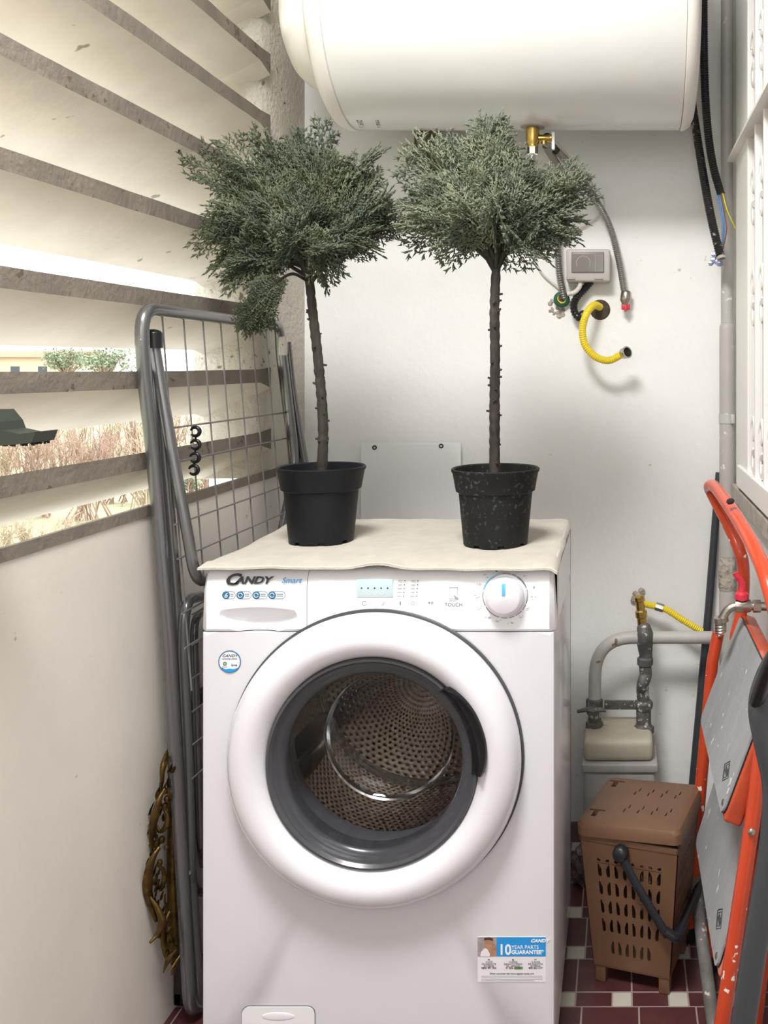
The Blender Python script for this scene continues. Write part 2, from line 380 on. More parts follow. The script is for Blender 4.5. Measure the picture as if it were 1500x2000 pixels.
struct(MB().prism([(XL-.17, 2.155), (XL-.09, 2.157), (XL-.045, 2.165), (XL-.024, 2.185), (XL-.014, 2.23), (XL-.006, 2.32), (XL, YB), (XL-.17, YB)], 'z', PT-.02, 2.62).build('wall_left_pier', M['pier'], angle=50))
# sloping louvres of cast concrete, inner edge bare
rl = random.Random(3)
tops = [-.1475, -.005, .138, .295, .444, .591, .737, .884, 1.03, 1.177, 1.323]
for i, t in enumerate(tops):
    z = EYE+t; th = .03; mb = MB()
    prof = [(XL, z), (XL, z-th), (XL-.15, z-th-.072), (XL-.155, z-.07)]
    ny = 60; vs = []; fs = []
    for j in range(ny+1):
        y = YF+(2.178-YF)*j/ny; w = rl.uniform(-.0012, .0012); w2 = .006*math.sin(y*2.3+i)*.5
        end = max(0, (y-2.10)/.07)**2*.012      # cove where the blade runs into the pier
        for (px, pz) in prof: vs.append((px+w, y, pz+w2-(end if pz < z-.001 else -end*.3)))
    for j in range(ny):
        for k in range(4): fs.append((j*4+k, j*4+(k+1) % 4, (j+1)*4+(k+1) % 4, (j+1)*4+k))
    fs += [(3, 2, 1, 0), tuple(ny*4+k for k in range(4))]
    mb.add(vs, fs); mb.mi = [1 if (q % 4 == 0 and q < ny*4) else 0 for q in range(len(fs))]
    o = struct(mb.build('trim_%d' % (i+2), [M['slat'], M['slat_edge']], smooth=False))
# end wall behind the viewer: unseen mullioned opening added for light and reflections
mb = MB().box(XL-.17, XR+.15, YF-.1, YF, 0, 1.3).box(XL-.17, XR+.15, YF-.1, YF, 2.45, 2.62)
struct(mb.build('wall_front', M['wall'], smooth=False))
mb = MB()
for x in (XL+.02, -.46, -.09, XR-.02): mb.box(x-.02, x+.02, YF-.08, YF-.03, 1.3, 2.45)
for z in (1.32, 1.88, 2.43): mb.box(XL, XR, YF-.08, YF-.03, z-.02, z+.02)
struct(mb.build('added_end_window', M['frame_white'], smooth=False))
cl_ = tag(MB().lathe([(.33, 2.62), (.33, 2.56), (.315, 2.55), (.0005, 2.55)], (-.42, .60, 0), (0, 0, 1), 48).build('added_ceiling_lamp', M['white_panel']), 'added round white flush ceiling lamp, unseen above the viewer', 'lamp')  # unseen fixture added to house the overhead light
# right wall with its window
WY0, WY1, WZ0, WZ1 = .55, 2.12, .93, 2.35
mb = MB()
mb.box(XR, XR+.15, YF, WY0, 0, 2.62).box(XR, XR+.15, WY1, YB, 0, 2.62).box(XR, XR+.15, WY0, WY1, 0, WZ0-.02).box(XR, XR+.15, WY0, WY1, WZ1, 2.62)
struct(mb.build('wall_right', M['wall'], smooth=False))
struct(MB().box(XR-.02, XR+.15, WY0-.1, 2.33, WZ0-.075, WZ0-.035, .003).build('trim_20', M['stone'], smooth=False))
w = struct(MB().box(XR+.06, XR+.10, WY0, WY0+.05, WZ0, WZ1).box(XR+.06, XR+.10, WY1-.05, WY1, WZ0, WZ1).box(XR+.06, XR+.10, WY0, WY1, WZ0-.02, WZ0+.05)
    .box(XR+.06, XR+.10, WY0, WY1, WZ1-.05, WZ1).box(XR+.06, XR+.10, 1.31, 1.37, WZ0, WZ1).build('window_1', M['frame_white'], smooth=False))
MB().box(XR+.078, XR+.082, WY0+.05, WY1-.05, WZ0+.05, WZ1-.05).build('pane', M['pane'], w, smooth=False)
struct(MB().box(XR+.6, XR+.65, .2, 2.5, .5, 2.62).box(XR+.15, XR+.6, .15, .2, .5, 2.62).box(XR+.15, XR+.6, 2.5, 2.55, .5, 2.62).box(XR+.15, XR+.65, .2, 2.5, .45, .5)
    .box(XR+.15, XR+.65, .2, 2.5, 2.5, 2.6).build('wall_room', M['room_dark'], smooth=False))
sh = thing('roller_shutter', 'grey-brown slatted roller shutter behind the white window grille', 'shutter', (XR+.03, 1.3, WZ0))
mb = MB(); z = WZ0
while z < WZ1-.01: mb.box(XR+.022, XR+.034, WY0, WY1, z+.002, z+.048, .004); z += .05
mb.box(XR+.026, XR+.030, WY0, WY1, WZ0, WZ1)
mb.build('slats', mat('grey_brown_shutter', (.13, .115, .11), .6), sh); MB().box(XR+.018, XR+.038, WY1-.012, WY1-.001, WZ0, WZ1).build('guide_rail', mat('dark_guide_rail', (.08, .07, .065), .5), sh, smooth=False)
# security grille
gr = thing('window_grille', 'white painted iron window grille with scrolls along the right wall', 'window grille', (XR-.01, 1.3, .9))
mb = MB().box(.281, XR-.001, 2.08, 2.272, .905, 2.5, .002)
mb.build('stile', M['frame_white'], gr, smooth=False)
MB().box(.274, XR-.001, WY0-.05, 2.21, .905, .955, .002).build('bottom_rail', M['frame_white'], gr, smooth=False)
for z in (1.70, 2.42):
    MB().box(.262, XR+.02, WY0-.05, 2.30, z, z+.008, .001).build('cross_rail', M['frame_white'], gr, smooth=False)
y = 2.065
k = 0
while y > .6:
    MB().box(.280, .296, y-.008, y+.008, .95, 2.42, .001).build('bar', M['frame_white'], gr, smooth=False)
    if k < 6:
        for zc in (1.02, 1.34, 1.56, 1.86, 2.16):
            for sgn in (1, -1):
                pts = []
                for q in range(22):
                    a = q/21*1.6*PI; rr = .030*(1-.5*q/21)
                    pts.append((.288, y-.055+rr*math.cos(a)*sgn*.8, zc+sgn*(.03+rr*math.sin(a))))
                MB().tube(pts, .005, 8, flat=1.6).build('scroll', M['frame_white'], gr)
    y -= .12; k += 1

# ---------------------------------------------------------------- washing machine
WX0, WX1, WY, WB, WT = -.713, -.113, 1.56, 2.03, .85
wm = thing('washing_machine', 'white front-loading washing machine with round glass door standing on the tiles', 'washing machine', ((WX0+WX1)/2, 1.8, 0))
DC = Vector((-.415, WY, .531))
def rect_pt(an, x0, x1, z0, z1, cx, cz):
    dx, dz = math.cos(an), math.sin(an); t = 1e9
    if dx > 1e-9: t = min(t, (x1-cx)/dx)
    if dx < -1e-9: t = min(t, (x0-cx)/dx)
    if dz > 1e-9: t = min(t, (z1-cz)/dz)
    if dz < -1e-9: t = min(t, (z0-cz)/dz)
    return cx+dx*t, cz+dz*t
PZ = .742
angs = [2*PI*k/96 for k in range(96)]
for (cx_, cz_) in ((WX0, .02), (WX1, .02), (WX0, PZ), (WX1, PZ)):
    a = math.atan2(cz_-DC.z, cx_-DC.x) % (2*PI); j = min(range(96), key=lambda q: abs(angs[q]-a)); angs[j] = a
angs.sort(); mb = MB(); vs = []
loops = [(None, WY+.03, .188), (None, WY, .192), (.010, WY, 0), (.003, WY+.002, 0), (0, WY+.009, 0), (0, WB, 0)]
for (ins, y, r) in loops:
    for a in angs:
        if ins is None: vs.append((DC.x+r*math.cos(a), y, DC.z+r*math.sin(a)))
        else:
            px, pz = rect_pt(a, WX0+ins, WX1-ins, .02+ins*.3, PZ-.002, DC.x, DC.z); vs.append((px, y, pz))
fs = []
for i in range(len(loops)-1):
    for k in range(96): fs.append((i*96+k, i*96+(k+1) % 96, (i+1)*96+(k+1) % 96, (i+1)*96+k))
mb.add(vs, fs)
mb.box(WX0, WX1, WB-.01, WB, .02, WT-.02).box(WX0, WX0+.002, WY+.07, WB, PZ-.004, WT-.02).box(WX1-.002, WX1, WY+.07, WB, PZ-.004, WT-.02)
mb.build('cabinet', M['white'], wm, angle=30)
MB().box(WX0+.002, WX1-.002, WY+.05, WB, WT-.022, WT, .004).build('lid', M['white'], wm)
for x in (WX0+.05, WX1-.05):
    for y in (WY+.05, WB-.05): MB().lathe([(.0, 0), (.022, 0), (.022, .012), (.012, .014), (.012, .024)], (x, y, 0), (0, 0, 1), 16).build('foot', M['black'], wm)
# control fascia with curved top
def fascia(x0, x1, name, xr0=0, xr1=0):
    prof = [(WY+.002, PZ), (WY-.001, PZ+.004), (WY-.001, PZ+.07), (WY+.002, PZ+.088), (WY+.009, PZ+.099), (WY+.02, WT-.003), (WY+.06, WT-.001), (WY+.06, PZ)]
    mb = MB(); n = len(prof); xs = [(x0, xr0), (x0+.003, xr0*.5), (x0+.010, 0), (x1-.010, 0), (x1-.003, xr1*.5), (x1, xr1)]; vs = []
    for (x, dy) in xs:
        for (y, z) in prof: vs.append((x+(.006*max(0, (z-PZ)/.1)**2 if (x < WX0+.004) else (-.006*max(0, (z-PZ)/.1)**2 if x > WX1-.004 else 0)), min(y+dy, WY+.06), z))
    fs = [(i*n+k, i*n+(k+1) % n, (i+1)*n+(k+1) % n, (i+1)*n+k) for i in range(len(xs)-1) for k in range(n)]
    fs += [tuple(range(n)), tuple((len(xs)-1)*n+k for k in range(n))]
    mb.add(vs, fs); return mb.build(name, M['white_panel'], wm, angle=35)
cp = fascia(-.5325, WX1, 'control_panel', 0, .008)
dd = fascia(WX0, -.5335, 'detergent_drawer', .008, 0)
mb = MB().lathe([(.0001, -.04), (.02, -.03), (.03, 0), (.02, .03), (.0001, .04)], (0, 0, 0), (1, 0, 0), 24)
cut = MB()
def scoop():
    vs = []; seg, rings = 32, 10
    m = MB(); m.sphere((0, 0, 0), 1, 32)
    m.v = [(v[0]*.067-.616, v[1]*.026+WY-.004, v[2]*.030+.767) for v in m.v]
    # flat upper side of the grip
    m.v = [(x, y, min(z, .783-((x+.616)/.067)**2*.006)) for (x, y, z) in m.v]
    return m
boolean(dd, scoop())
# seam lines between fascia and cabinet are real gaps; door, seals, drum
def ring(prof, name, m, parent, seg=96):
    return MB().lathe([(r, y-WY) for (r, y) in prof], DC, (0, 1, 0), seg).build(name, m, parent)
drum = ring([(.168, 1.625), (.174, 1.632), (.2, 1.64), (.222, 1.65), (.226, 1.665)], 'drum_lip', M['steel'], wm)
mb = MB(); seg = 96; prof = [(.226, 1.665), (.226, 1.75), (.226, 1.85), (.226, 1.94), (.215, 1.955), (.12, 1.95), (.06, 1.93), (.001, 1.925)]
vs = []; uvs = []; run = 0; last = prof[0]
for (r, y) in prof:
    run += math.hypot(r-last[0], y-last[1]); last = (r, y)
    for k in range(seg+1):
        a = 2*PI*k/seg; vs.append((DC.x+r*math.cos(a), y, DC.z+r*math.sin(a))); uvs.append((a*.226 if y < 1.95 and r > .21 else a*.15, run))
fs = [(i*(seg+1)+k, i*(seg+1)+k+1, (i+1)*(seg+1)+k+1, (i+1)*(seg+1)+k) for i in range(len(prof)-1) for k in range(seg)]
me = bpy.data.meshes.new('drum'); me.from_pydata(vs, [], fs); me.materials.append(M['drum']); ul = me.uv_layers.new(name='UVMap')
for lp in me.loops: ul.data[lp.index].uv = uvs[lp.vertex_index]
me.polygons.foreach_set('use_smooth', [True]*len(me.polygons)); me.set_sharp_from_angle(angle=math.radians(30))
o = bpy.data.objects.new('drum', me); C.objects.link(o); o.parent = wm; o.matrix_parent_inverse = Matrix.Translation(-wm.location)
for a in (math.radians(205), math.radians(325), math.radians(85)):
    mb = MB(); n = Vector((math.cos(a), 0, math.sin(a))); t = Vector((-math.sin(a), 0, math.cos(a))); vs = []
    for j in range(9):
        y = 1.68+.25*j/8; s_ = math.sin(PI*min(max(j/8, .06), .94))**.4
        for (off, h) in ((-.04, 0), (-.028, .022), (-.01, .045), (.01, .045), (.028, .022), (.04, 0)):
            q = DC+n*(.2255-h*s_)+t*(off*(.5+.5*s_)); vs.append((q.x, y, q.z))
    mb.add(vs, [(j*6+k, j*6+k+1, (j+1)*6+k+1, (j+1)*6+k) for j in range(8) for k in range(5)]+[tuple(range(6)), tuple(48+k for k in range(6))]).build('drum_paddle', M['steel'], wm, angle=60)
ring([(.192, 1.575), (.186, 1.582), (.182, 1.60), (.176, 1.612), (.172, 1.60), (.169, 1.60), (.166, 1.615), (.165, 1.63), (.168, 1.64)], 'door_seal', M['rubber'], wm)
door = ring([(.240, 1.556), (.2455, 1.552), (.2465, 1.545), (.244, 1.534), (.238, 1.523), (.228, 1.514), (.214, 1.508), (.202, 1.508), (.192, 1.512), (.184, 1.519), (.178, 1.527), (.176, 1.534), (.176, 1.55), (.24, 1.556)], 'door', M['door_white'], wm, 128)
ring([(.2475, 1.5585), (.2500, 1.5575), (.2500, 1.5555), (.2475, 1.5545), (.244, 1.5545), (.244, 1.5585)], 'door_gap_ring', M['grey_bezel'], door, 128)
ring([(.1765, 1.528), (.1745, 1.524), (.171, 1.5235), (.168, 1.527), (.165, 1.531), (.158, 1.533), (.150, 1.537), (.146, 1.546), (.146, 1.565), (.176, 1.565), (.1765, 1.528)], 'bezel', M['grey_bezel'], door, 128)
ring([(.1465, 1.540), (.141, 1.563), (.132, 1.60), (.122, 1.632), (.110, 1.652), (.09, 1.662), (.05, 1.667), (.0005, 1.668)], 'glass_bowl', M['bowl_glass'], door)
ring([(.1135, 1.6485), (.1160, 1.646), (.1165, 1.650), (.113, 1.6535), (.1095, 1.654), (.1135, 1.6485)], 'bowl_glint_ring', M['chrome'], door)  # chrome ring added to imitate highlights along the bowl's edge
ring([(.169, 1.529), (.15, 1.525), (.10, 1.520), (.05, 1.5175), (.0005, 1.517)], 'door_cover', M['cover_glass'], door)
# black crescent grip
mb = MB(); n = 28; rows = []
for i in range(n+1):
    t = i/n; a = math.radians(47-52*t); s_ = min(1, math.sin(PI*min(max(t, 0.0), 1))**.35*1.02)
    ro = .1755+.0225*s_
    for (r, y) in ((.166, 1.527), (.1745, 1.519), (.179, 1.509), (.1755+(ro-.1755)*.55, 1.5035), (ro-.003, 1.501), (ro, 1.505), (ro, 1.52)):
        rows.append((DC.x+min(r, ro)*math.cos(a), y if s_ > .3 else 1.522, DC.z+min(r, ro)*math.sin(a)))
mb.add(rows, [(i*7+k, i*7+k+1, (i+1)*7+k+1, (i+1)*7+k) for i in range(n) for k in range(6)]+[tuple(range(7)), tuple(n*7+k for k in range(7))]).build('door_handle', M['black_gloss'], door, angle=50)
# dial
def front(px, py): return Vector(((px-1215)*WY/F, WY-.001, EYE-(py-716)*WY/F))
dl = front(987, 1163)
k_ = MB().lathe([(.0365, -.0006), (.0365, -.002), (.0325, -.004), (.031, -.014), (.0285, -.020), (.024, -.0225), (.0001, -.0235)], dl, (0, 1, 0), 64).build('dial', M['door_white'], wm)
MB().box(dl.x-.0028, dl.x+.0028, dl.y-.0248, dl.y-.0225, dl.z+.006, dl.z+.0255, .0005).build('dial_mark', M['sky_print'], k_)
def arc(c, r0, r1, a0, a1, n=20, y0=-.0004, y1=.0006):
    m = MB(); vs = []
    for i in range(n+1):
        a = math.radians(a0+(a1-a0)*i/n)
        for r in (r0, r1): vs += [(c.x+r*math.cos(a), c.y+y0, c.z+r*math.sin(a)), (c.x+r*math.cos(a), c.y+y1, c.z+r*math.sin(a))]
    fs = []
    for i in range(n):
        b = i*4; fs += [(b, b+2, b+6, b+4), (b+1, b+5, b+7, b+3), (b, b+4, b+5, b+1), (b+2, b+3, b+7, b+6)]
    return m.add(vs, fs+[(0, 1, 3, 2), (n*4, n*4+2, n*4+3, n*4+1)])
arc(dl, .0372, .0388, 105, 165).build('dial_scale', M['sky_print'], wm, smooth=False)
m = MB()
for a0, a1 in ((78, 98), (60, 72), (20, 58), (-20, 16), (-40, -24), (-62, -44), (-80, -66), (-100, -84), (-150, -106), (-190, -154)):
    a = arc(dl, .0375, .0385, a0, a1, 6); m.add(a.v, a.f)
m.build('dial_scale', M['grey_print'], wm, smooth=False)
rg = random.Random(5); m = MB()
for i in range(14):
    a = math.radians(92-i*24.5); c = dl+Vector((math.cos(a)*.0475, 0, math.sin(a)*.0455))
    for q in range(3):
        x = c.x+rg.uniform(-.004, .004); z = c.z+rg.uniform(-.003, .003); ww = rg.uniform(.0008, .0028)
        m.box(x-ww, x+ww, WY-.0014, WY-.0008, z-.0004, z+.0004)
m.build('programme_icons', M['pale_print'], wm, smooth=False)
text('programme_text', 'OFF', .0042, dl+Vector((0, -.0003, .042)), M['grey_print'], wm, align='CENTER')
text('programme_text', 'SMART', .0036, dl+Vector((.022, -.0003, .0425)), M['grey_print'], wm, align='CENTER')
m = MB(); c = dl+Vector((-.0145, 0, .043)); m.prism([(c.x-.002, c.z+.002), (c.x-.0005, c.z), (c.x+.0025, c.z-.0015), (c.x, c.z-.0025), (c.x-.0025, c.z-.001)], 'y', WY-.0014, WY-.0008); m.build('moon_icon', M['logo'], wm, smooth=False)
# display and touch keys
a, b = front(697, 1131), front(768, 1166)
dsp = MB().box(a.x, b.x, WY-.0024, WY, b.z, a.z, .0008).build('display', M['lcd'], wm)
for i in range(5):
    q = front(707+i*12.7, 1148); MB().lathe([(.0014, 0), (.0014, .001)], (q.x, WY-.0028, q.z), (0, 1, 0), 10, True).build('indicator_dot', M['logo'], dsp)
    if i < 4:
        q = front(709+i*12.7, 1158); arc(Vector((q.x, WY-.0025, q.z)), .0018, .0024, 20, 340, 10).build('display_icon', M['white_print'], dsp, smooth=False)
for x in (788.5, 814):
    for j in range(5):
        q = front(x+.6*(4-j), 1134+j*7.5); MB().lathe([(.001, 0), (.001, .0008)], (q.x, WY-.0014, q.z), (0, 1, 0), 10, True).build('indicator_light', M['grey_print'], wm)
        m = MB(); m.box(q.x-.011, q.x-.004, WY-.0014, WY-.0008, q.z-.0006, q.z+.0004).build('print_line', M['pale_print'], wm, smooth=False)
q = front(712, 1178); arc(Vector((q.x, WY-.001, q.z)), .0032, .0040, 30, 350, 14).build('key_icon', M['grey_print'], wm, smooth=False)
q = front(748, 1180); MB().tube([(q.x-.003, WY-.0012, q.z), (q.x-.001, WY-.0012, q.z-.002), (q.x+.003, WY-.0012, q.z+.003)], .0004, 6).build('key_icon', M['grey_print'], wm)
q = front(782, 1178); MB().tube([(q.x, WY-.0012, q.z-.003), (q.x, WY-.0012, q.z+.003)], .0008, 6).build('key_icon', M['logo'], wm)
q = front(807, 1178); arc(Vector((q.x, WY-.001, q.z)), .0024, .0032, 0, 360, 14).build('key_icon', M['pale_print'], wm, smooth=False)
q = front(842, 1177); m = MB().prism([(q.x-.004, q.z-.002), (q.x-.004, q.z+.002), (q.x-.0008, q.z)], 'y', WY-.0014, WY-.0008); m.box(q.x+.0005, q.x+.0015, WY-.0014, WY-.0008, q.z-.002, q.z+.002).box(q.x+.0025, q.x+.0035, WY-.0014, WY-.0008, q.z-.002, q.z+.002); m.build('start_icon', M['grey_print'], wm, smooth=False)
q = front(886, 1158); m = MB()
x0, x1, z0, z1 = q.x-.007, q.x+.007, q.z-.010, q.z+.010
for bx in ((x0, x1, z1-.0006, z1), (x0, x0+.0006, z0, z1), (x1-.0006, x1, z0+.008, z1), (x0, x1-.004, z0, z0+.0006)): m.box(bx[0], bx[1], WY-.0014, WY-.0008, bx[2], bx[3])
m.prism([(x1-.007, z0+.007), (x1+.001, z0+.002), (x1+.002, z0-.001), (x1-.004, z0)], 'y', WY-.0014, WY-.0008)
m.build('touch_icon', M['pale_print'], wm, smooth=False)
q = front(886, 1184); text('touch_text', 'TOUCH', .0085, (q.x, WY-.0012, q.z), M['grey_print'], wm, align='CENTER')
q = front(886, 1174.5); text('touch_text', 'SMART', .0045, (q.x, WY-.0012, q.z), M['pale_print'], wm, align='CENTER')
# logo, badges
q = front(438, 1140); text('logo', 'C', .0270, (q.x, WY-.0013, q.z-.0015), M['logo'], wm, shear=.35, bold=.0009, width=1.25)
q = front(460, 1139); text('logo', 'ANDY', .0165, (q.x, WY-.0013, q.z), M['logo'], wm, shear=.35, bold=.0007, width=1.28)
q = front(550, 1138); text('logo', 'Smart', .0130, (q.x, WY-.0013, q.z), M['blue_print'], wm, shear=.35, width=1.08)
for x, L_, t_ in ((442, 20, '6'), (470, 23, ''), (501, 24, ''), (532, 27, '')):
    q = front(x, 1162); r = .0065
    b_ = MB().lathe([(r, 0), (r, .0006), (.0001, .0006)], (q.x, WY-.0016, q.z), (0, 1, 0), 28, True).build('badge', M['teal_print'], wm, smooth=False)
    if t_: text('badge_text', '6', .012, (q.x-.0034, WY-.0019, q.z-.0042), M['white_print'], b_, shear=.3)
    else:
        arc(Vector((q.x, WY-.0019, q.z)), .0032, .0040, 0, 330, 16).build('badge_icon', M['white_print'], b_, smooth=False)
    ln = (L_-9)/1153; m = MB(); xe = q.x+ln
    m.box(q.x, xe, WY-.0014, WY-.0008, q.z+.0060, q.z+.0066).box(q.x, xe, WY-.0014, WY-.0008, q.z-.0066, q.z-.0060)
    a_ = arc(Vector((xe, WY-.001, q.z)), .0060, .0066, -90, 90, 12); m.add(a_.v, a_.f)
    for dz in (.0015, -.0015): m.box(q.x+r+.001, xe+.003, WY-.0014, WY-.0008, q.z+dz-.0005, q.z+dz+.0005)
    m.build('badge_outline', M['teal_print'], b_, smooth=False)
# round sticker
q = front(449, 1292)
st = MB().lathe([(.0188, 0), (.0188, .0006)], (q.x, WY-.0008, q.z), (0, 1, 0), 40, True).build('round_sticker', M['paper'], wm, smooth=False)
arc(Vector((q.x, WY-.001, q.z)), .0176, .0190, 0, 360, 40).build('sticker_ring', M['teal_print'], st, smooth=False)
text('sticker_text', 'CANDY', .0062, (q.x, WY-.0012, q.z+.008), M['logo'], st, shear=.3, align='CENTER', width=1.2)
text('sticker_text', 'GUARANTEE & SERVICE', .0024, (q.x, WY-.0012, q.z+.004), M['teal_print'], st, align='CENTER')
m = MB()
for i in range(6): a = i*PI/3; m.sphere((q.x-.008+.0024*math.cos(a), WY-.0010, q.z-.0035+.0024*math.sin(a)), .0014, 6, (1, .3, 1))
m.build('sticker_flower', M['green_print'], st)
text('sticker_text', 'A+++', .0036, (q.x-.0125, WY-.0012, q.z-.010), M['red_print'], st)
text('sticker_text', 'love', .0062, (q.x+.002, WY-.0012, q.z-.0075), M['logo'], st, shear=.3)
m = MB(); pts = [(q.x+.0176*math.cos(math.radians(a)), q.z+.0176*math.sin(math.radians(a))) for a in range(212, 329, 8)]
m.prism(pts+[(q.x+.006, q.z-.0125), (q.x, q.z-.0115), (q.x-.007, q.z-.0125)], 'y', WY-.0011, WY-.0008); m.build('sticker_wave', M['blue_print'], st, smooth=False)
# guarantee label, low on the right
a, b = front(933, 1829), front(1066, 1918)
gl = MB().box(a.x, b.x, WY-.0006, WY, b.z, a.z).build('guarantee_label', M['paper'], wm, smooth=False)
c0, c1 = front(970, 1830), front(1066, 1867.5)
MB().box(c0.x, c1.x, WY-.0009, WY-.0005, c1.z, c0.z).build('label_band', M['blue_print'], gl, smooth=False)
c0, c1 = front(933, 1830), front(970, 1867.5)
ph = MB().box(c0.x, c1.x, WY-.0009, WY-.0005, c1.z, c0.z).build('label_photo', M['shirt_print'], gl, smooth=False)
def fp(px, py, d=.0009): q = front(px, py); return (q.x, q.z)
MB().prism([fp(*p) for p in ((946, 1867), (944, 1852), (948, 1846), (956, 1842), (966, 1842), (969.5, 1848), (969.5, 1867))], 'y', WY-.0011, WY-.0008).build('printed_figure', M['skin_print'], ph, smooth=False)
MB().prism([fp(*p) for p in ((947, 1848), (946, 1838), (949, 1832), (957, 1831), (963, 1835), (963, 1843), (957, 1850), (951, 1851))], 'y', WY-.0013, WY-.0009).build('printed_figure', M['skin_print'], ph, smooth=False)
MB().prism([fp(*p) for p in ((946, 1836), (946, 1831), (956, 1829.9), (963, 1832), (962, 1837), (954, 1834))], 'y', WY-.0015, WY-.001).build('printed_figure', M['hair_print'], ph, smooth=False)
MB().prism([fp(*p) for p in ((938, 1867), (940, 1858), (947, 1851), (952, 1853), (957, 1862), (957, 1867))], 'y', WY-.0015, WY-.001).build('printed_figure', M['paper'], ph, smooth=False)
q = front(973.5, 1863.5); text('label_text', '10', .0245, (q.x, WY-.0012, q.z), M['white_print'], gl, bold=.0006, width=.9)
q = front(999, 1852.5); text('label_text', 'YEAR PARTS', .0086, (q.x, WY-.0012, q.z), M['white_print'], gl, width=.98)
q = front(999, 1862.5); text('label_text', 'GUARANTEE*', .0090, (q.x, WY-.0012, q.z), M['white_print'], gl, bold=.0003, width=.98)
q = front(1036, 1839.5); text('label_text', 'CANDY', .0070, (q.x, WY-.0012, q.z), M['white_print'], gl, shear=.35, bold=.0003, width=1.25)
for cx, ls in ((955, ('FR', '10 ANS', 'DE GARANTIE', 'EN PIECES', '0800 991 045')), (1002, ('ES', '10 AÑOS', 'GARANTIA PIEZAS', 'TEL. SERVICIO', '91 806 61 76')), (1046, ('PT', '10 ANOS', 'DE GARANTIA', 'EM PEÇAS', '800 852 417'))):
    for i, s_ in enumerate(ls):
        q = front(cx, 1875.5+i*4.1); text('label_text', s_, .0038 if i < 4 else .0046, (q.x, WY-.0009, q.z), M['logo'] if i in (0, 4) else M['grey_print'], gl, align='CENTER')
c0, c1 = front(1005, 1887.5), front(1021, 1892.5); MB().box(c0.x, c1.x, WY-.0010, WY-.0006, c1.z, c0.z).build('label_tab', M['green_print'], gl, smooth=False)
q = front(1000, 1902.5); text('label_text', 'Other countries visit www.register-candy.com', .0040, (q.x, WY-.0009, q.z), M['logo'], gl, align='CENTER')
m = MB()
for i in range(4):
    c0 = front(940, 1906+i*3); c1 = front(1060 if i < 3 else 1045, 1906+i*3)
    m.box(c0.x, c1.x, WY-.0009, WY-.0005, c0.z-.0003, c0.z+.0003)
m.build('label_print', M['pale_print'], gl, smooth=False)
# pump filter cover at the foot
def rrect(x0, x1, z0, z1, r, n=6):
    pts = []
    for (cx, cz, a0) in ((x1-r, z1-r, 0), (x0+r, z1-r, 90), (x0+r, z0+r, 180), (x1-r, z0+r, 270)):
        for i in range(n+1):
            a = math.radians(a0+90*i/n); pts.append((cx+r*math.cos(a), cz+r*math.sin(a)))
    return pts
a, b = front(473, 1965), front(615, 2060)
MB().prism(rrect(a.x-.0012, b.x+.0012, b.z-.0012, a.z+.0012, .014), 'y', WY-.0008, WY+.001).build('filter_cover_gap', M['grey_print'], wm, smooth=False)
fc = MB().prism(rrect(a.x, b.x, b.z, a.z, .013), 'y', WY-.0022, WY).build('filter_cover', M['white_panel'], wm, smooth=False)
MB().sphere(((a.x+b.x)/2, WY-.002, a.z-.016), .03, 16, (1, .04, .25)).build('finger_grip', M['white_panel'], fc)

# ---------------------------------------------------------------- cloth on the washer
cl = [(-.714, 1.548), (-.109, 1.546), (-.112, 2.035), (-.742, 2.035)]
nx, ny = 60, 44; mb = MB(); vs = []; rm = random.Random(8)
def mz(u, v):
    z = WT+.0035+.0006*math.sin(u*40+v*13)
    if v < .05: z += (.0065*math.exp(-((u-.50)/.07)**2)+.003*math.exp(-((u-.22)/.1)**2)-.0005)*(1-v/.05)
    if v < .07 : z -= .004*(1-v/.07)*(1-math.exp(-((u-.50)/.07)**2))*.5
    if u < .05 and v > .1: z -= .012*((.05-u)/.05)**1.5*min(1, v*2)
    if u > .97: z -= .008*((u-.97)/.03)**2
    return z
for j in range(ny+1):
    for i in range(nx+1):
        u, v = i/nx, j/ny
        x = (cl[0][0]*(1-u)+cl[1][0]*u)*(1-v)+(cl[3][0]*(1-u)+cl[2][0]*u)*v
        y = (cl[0][1]*(1-u)+cl[1][1]*u)*(1-v)+(cl[3][1]*(1-u)+cl[2][1]*u)*v
        vs.append((x+.001*math.sin(v*17), y+.0015*math.sin(u*21), mz(u, v)))
n1 = len(vs); vs2 = [(x, y, z-.0032) for (x, y, z) in vs]
fs = [(j*(nx+1)+i, j*(nx+1)+i+1, (j+1)*(nx+1)+i+1, (j+1)*(nx+1)+i) for j in range(ny) for i in range(nx)]
bo = [j for j in range(nx+1)]+[(j)*(nx+1)+nx for j in range(1, ny+1)]+[ny*(nx+1)+i for i in range(nx-1, -1, -1)]+[j*(nx+1) for j in range(ny-1, 0, -1)]
fs2 = [tuple(n1+i for i in f[::-1]) for f in fs]+[(a, b, b+n1, a+n1) for a, b in zip(bo, bo[1:]+bo[:1])]
mt_ = thing('cloth_mat', 'thin beige cloth mat spread over the top of the washing machine', 'mat', (-.42, 1.8, WT))
MB().add(vs+vs2, fs+fs2).build('cloth', M['mat'], mt_, angle=60)
mb = MB()
edge = [Vector(vs[i]) for i in range(0, nx+1)]; mb.tube([p+Vector((0, .004, .0004)) for p in edge], .0011, 6)
edge = [Vector(vs[j*(nx+1)+nx]) for j in range(ny+1)]; mb.tube([p+Vector((-.004, 0, .0006)) for p in edge], .0011, 6)
mb.build('hem', M['hem'], mt_)

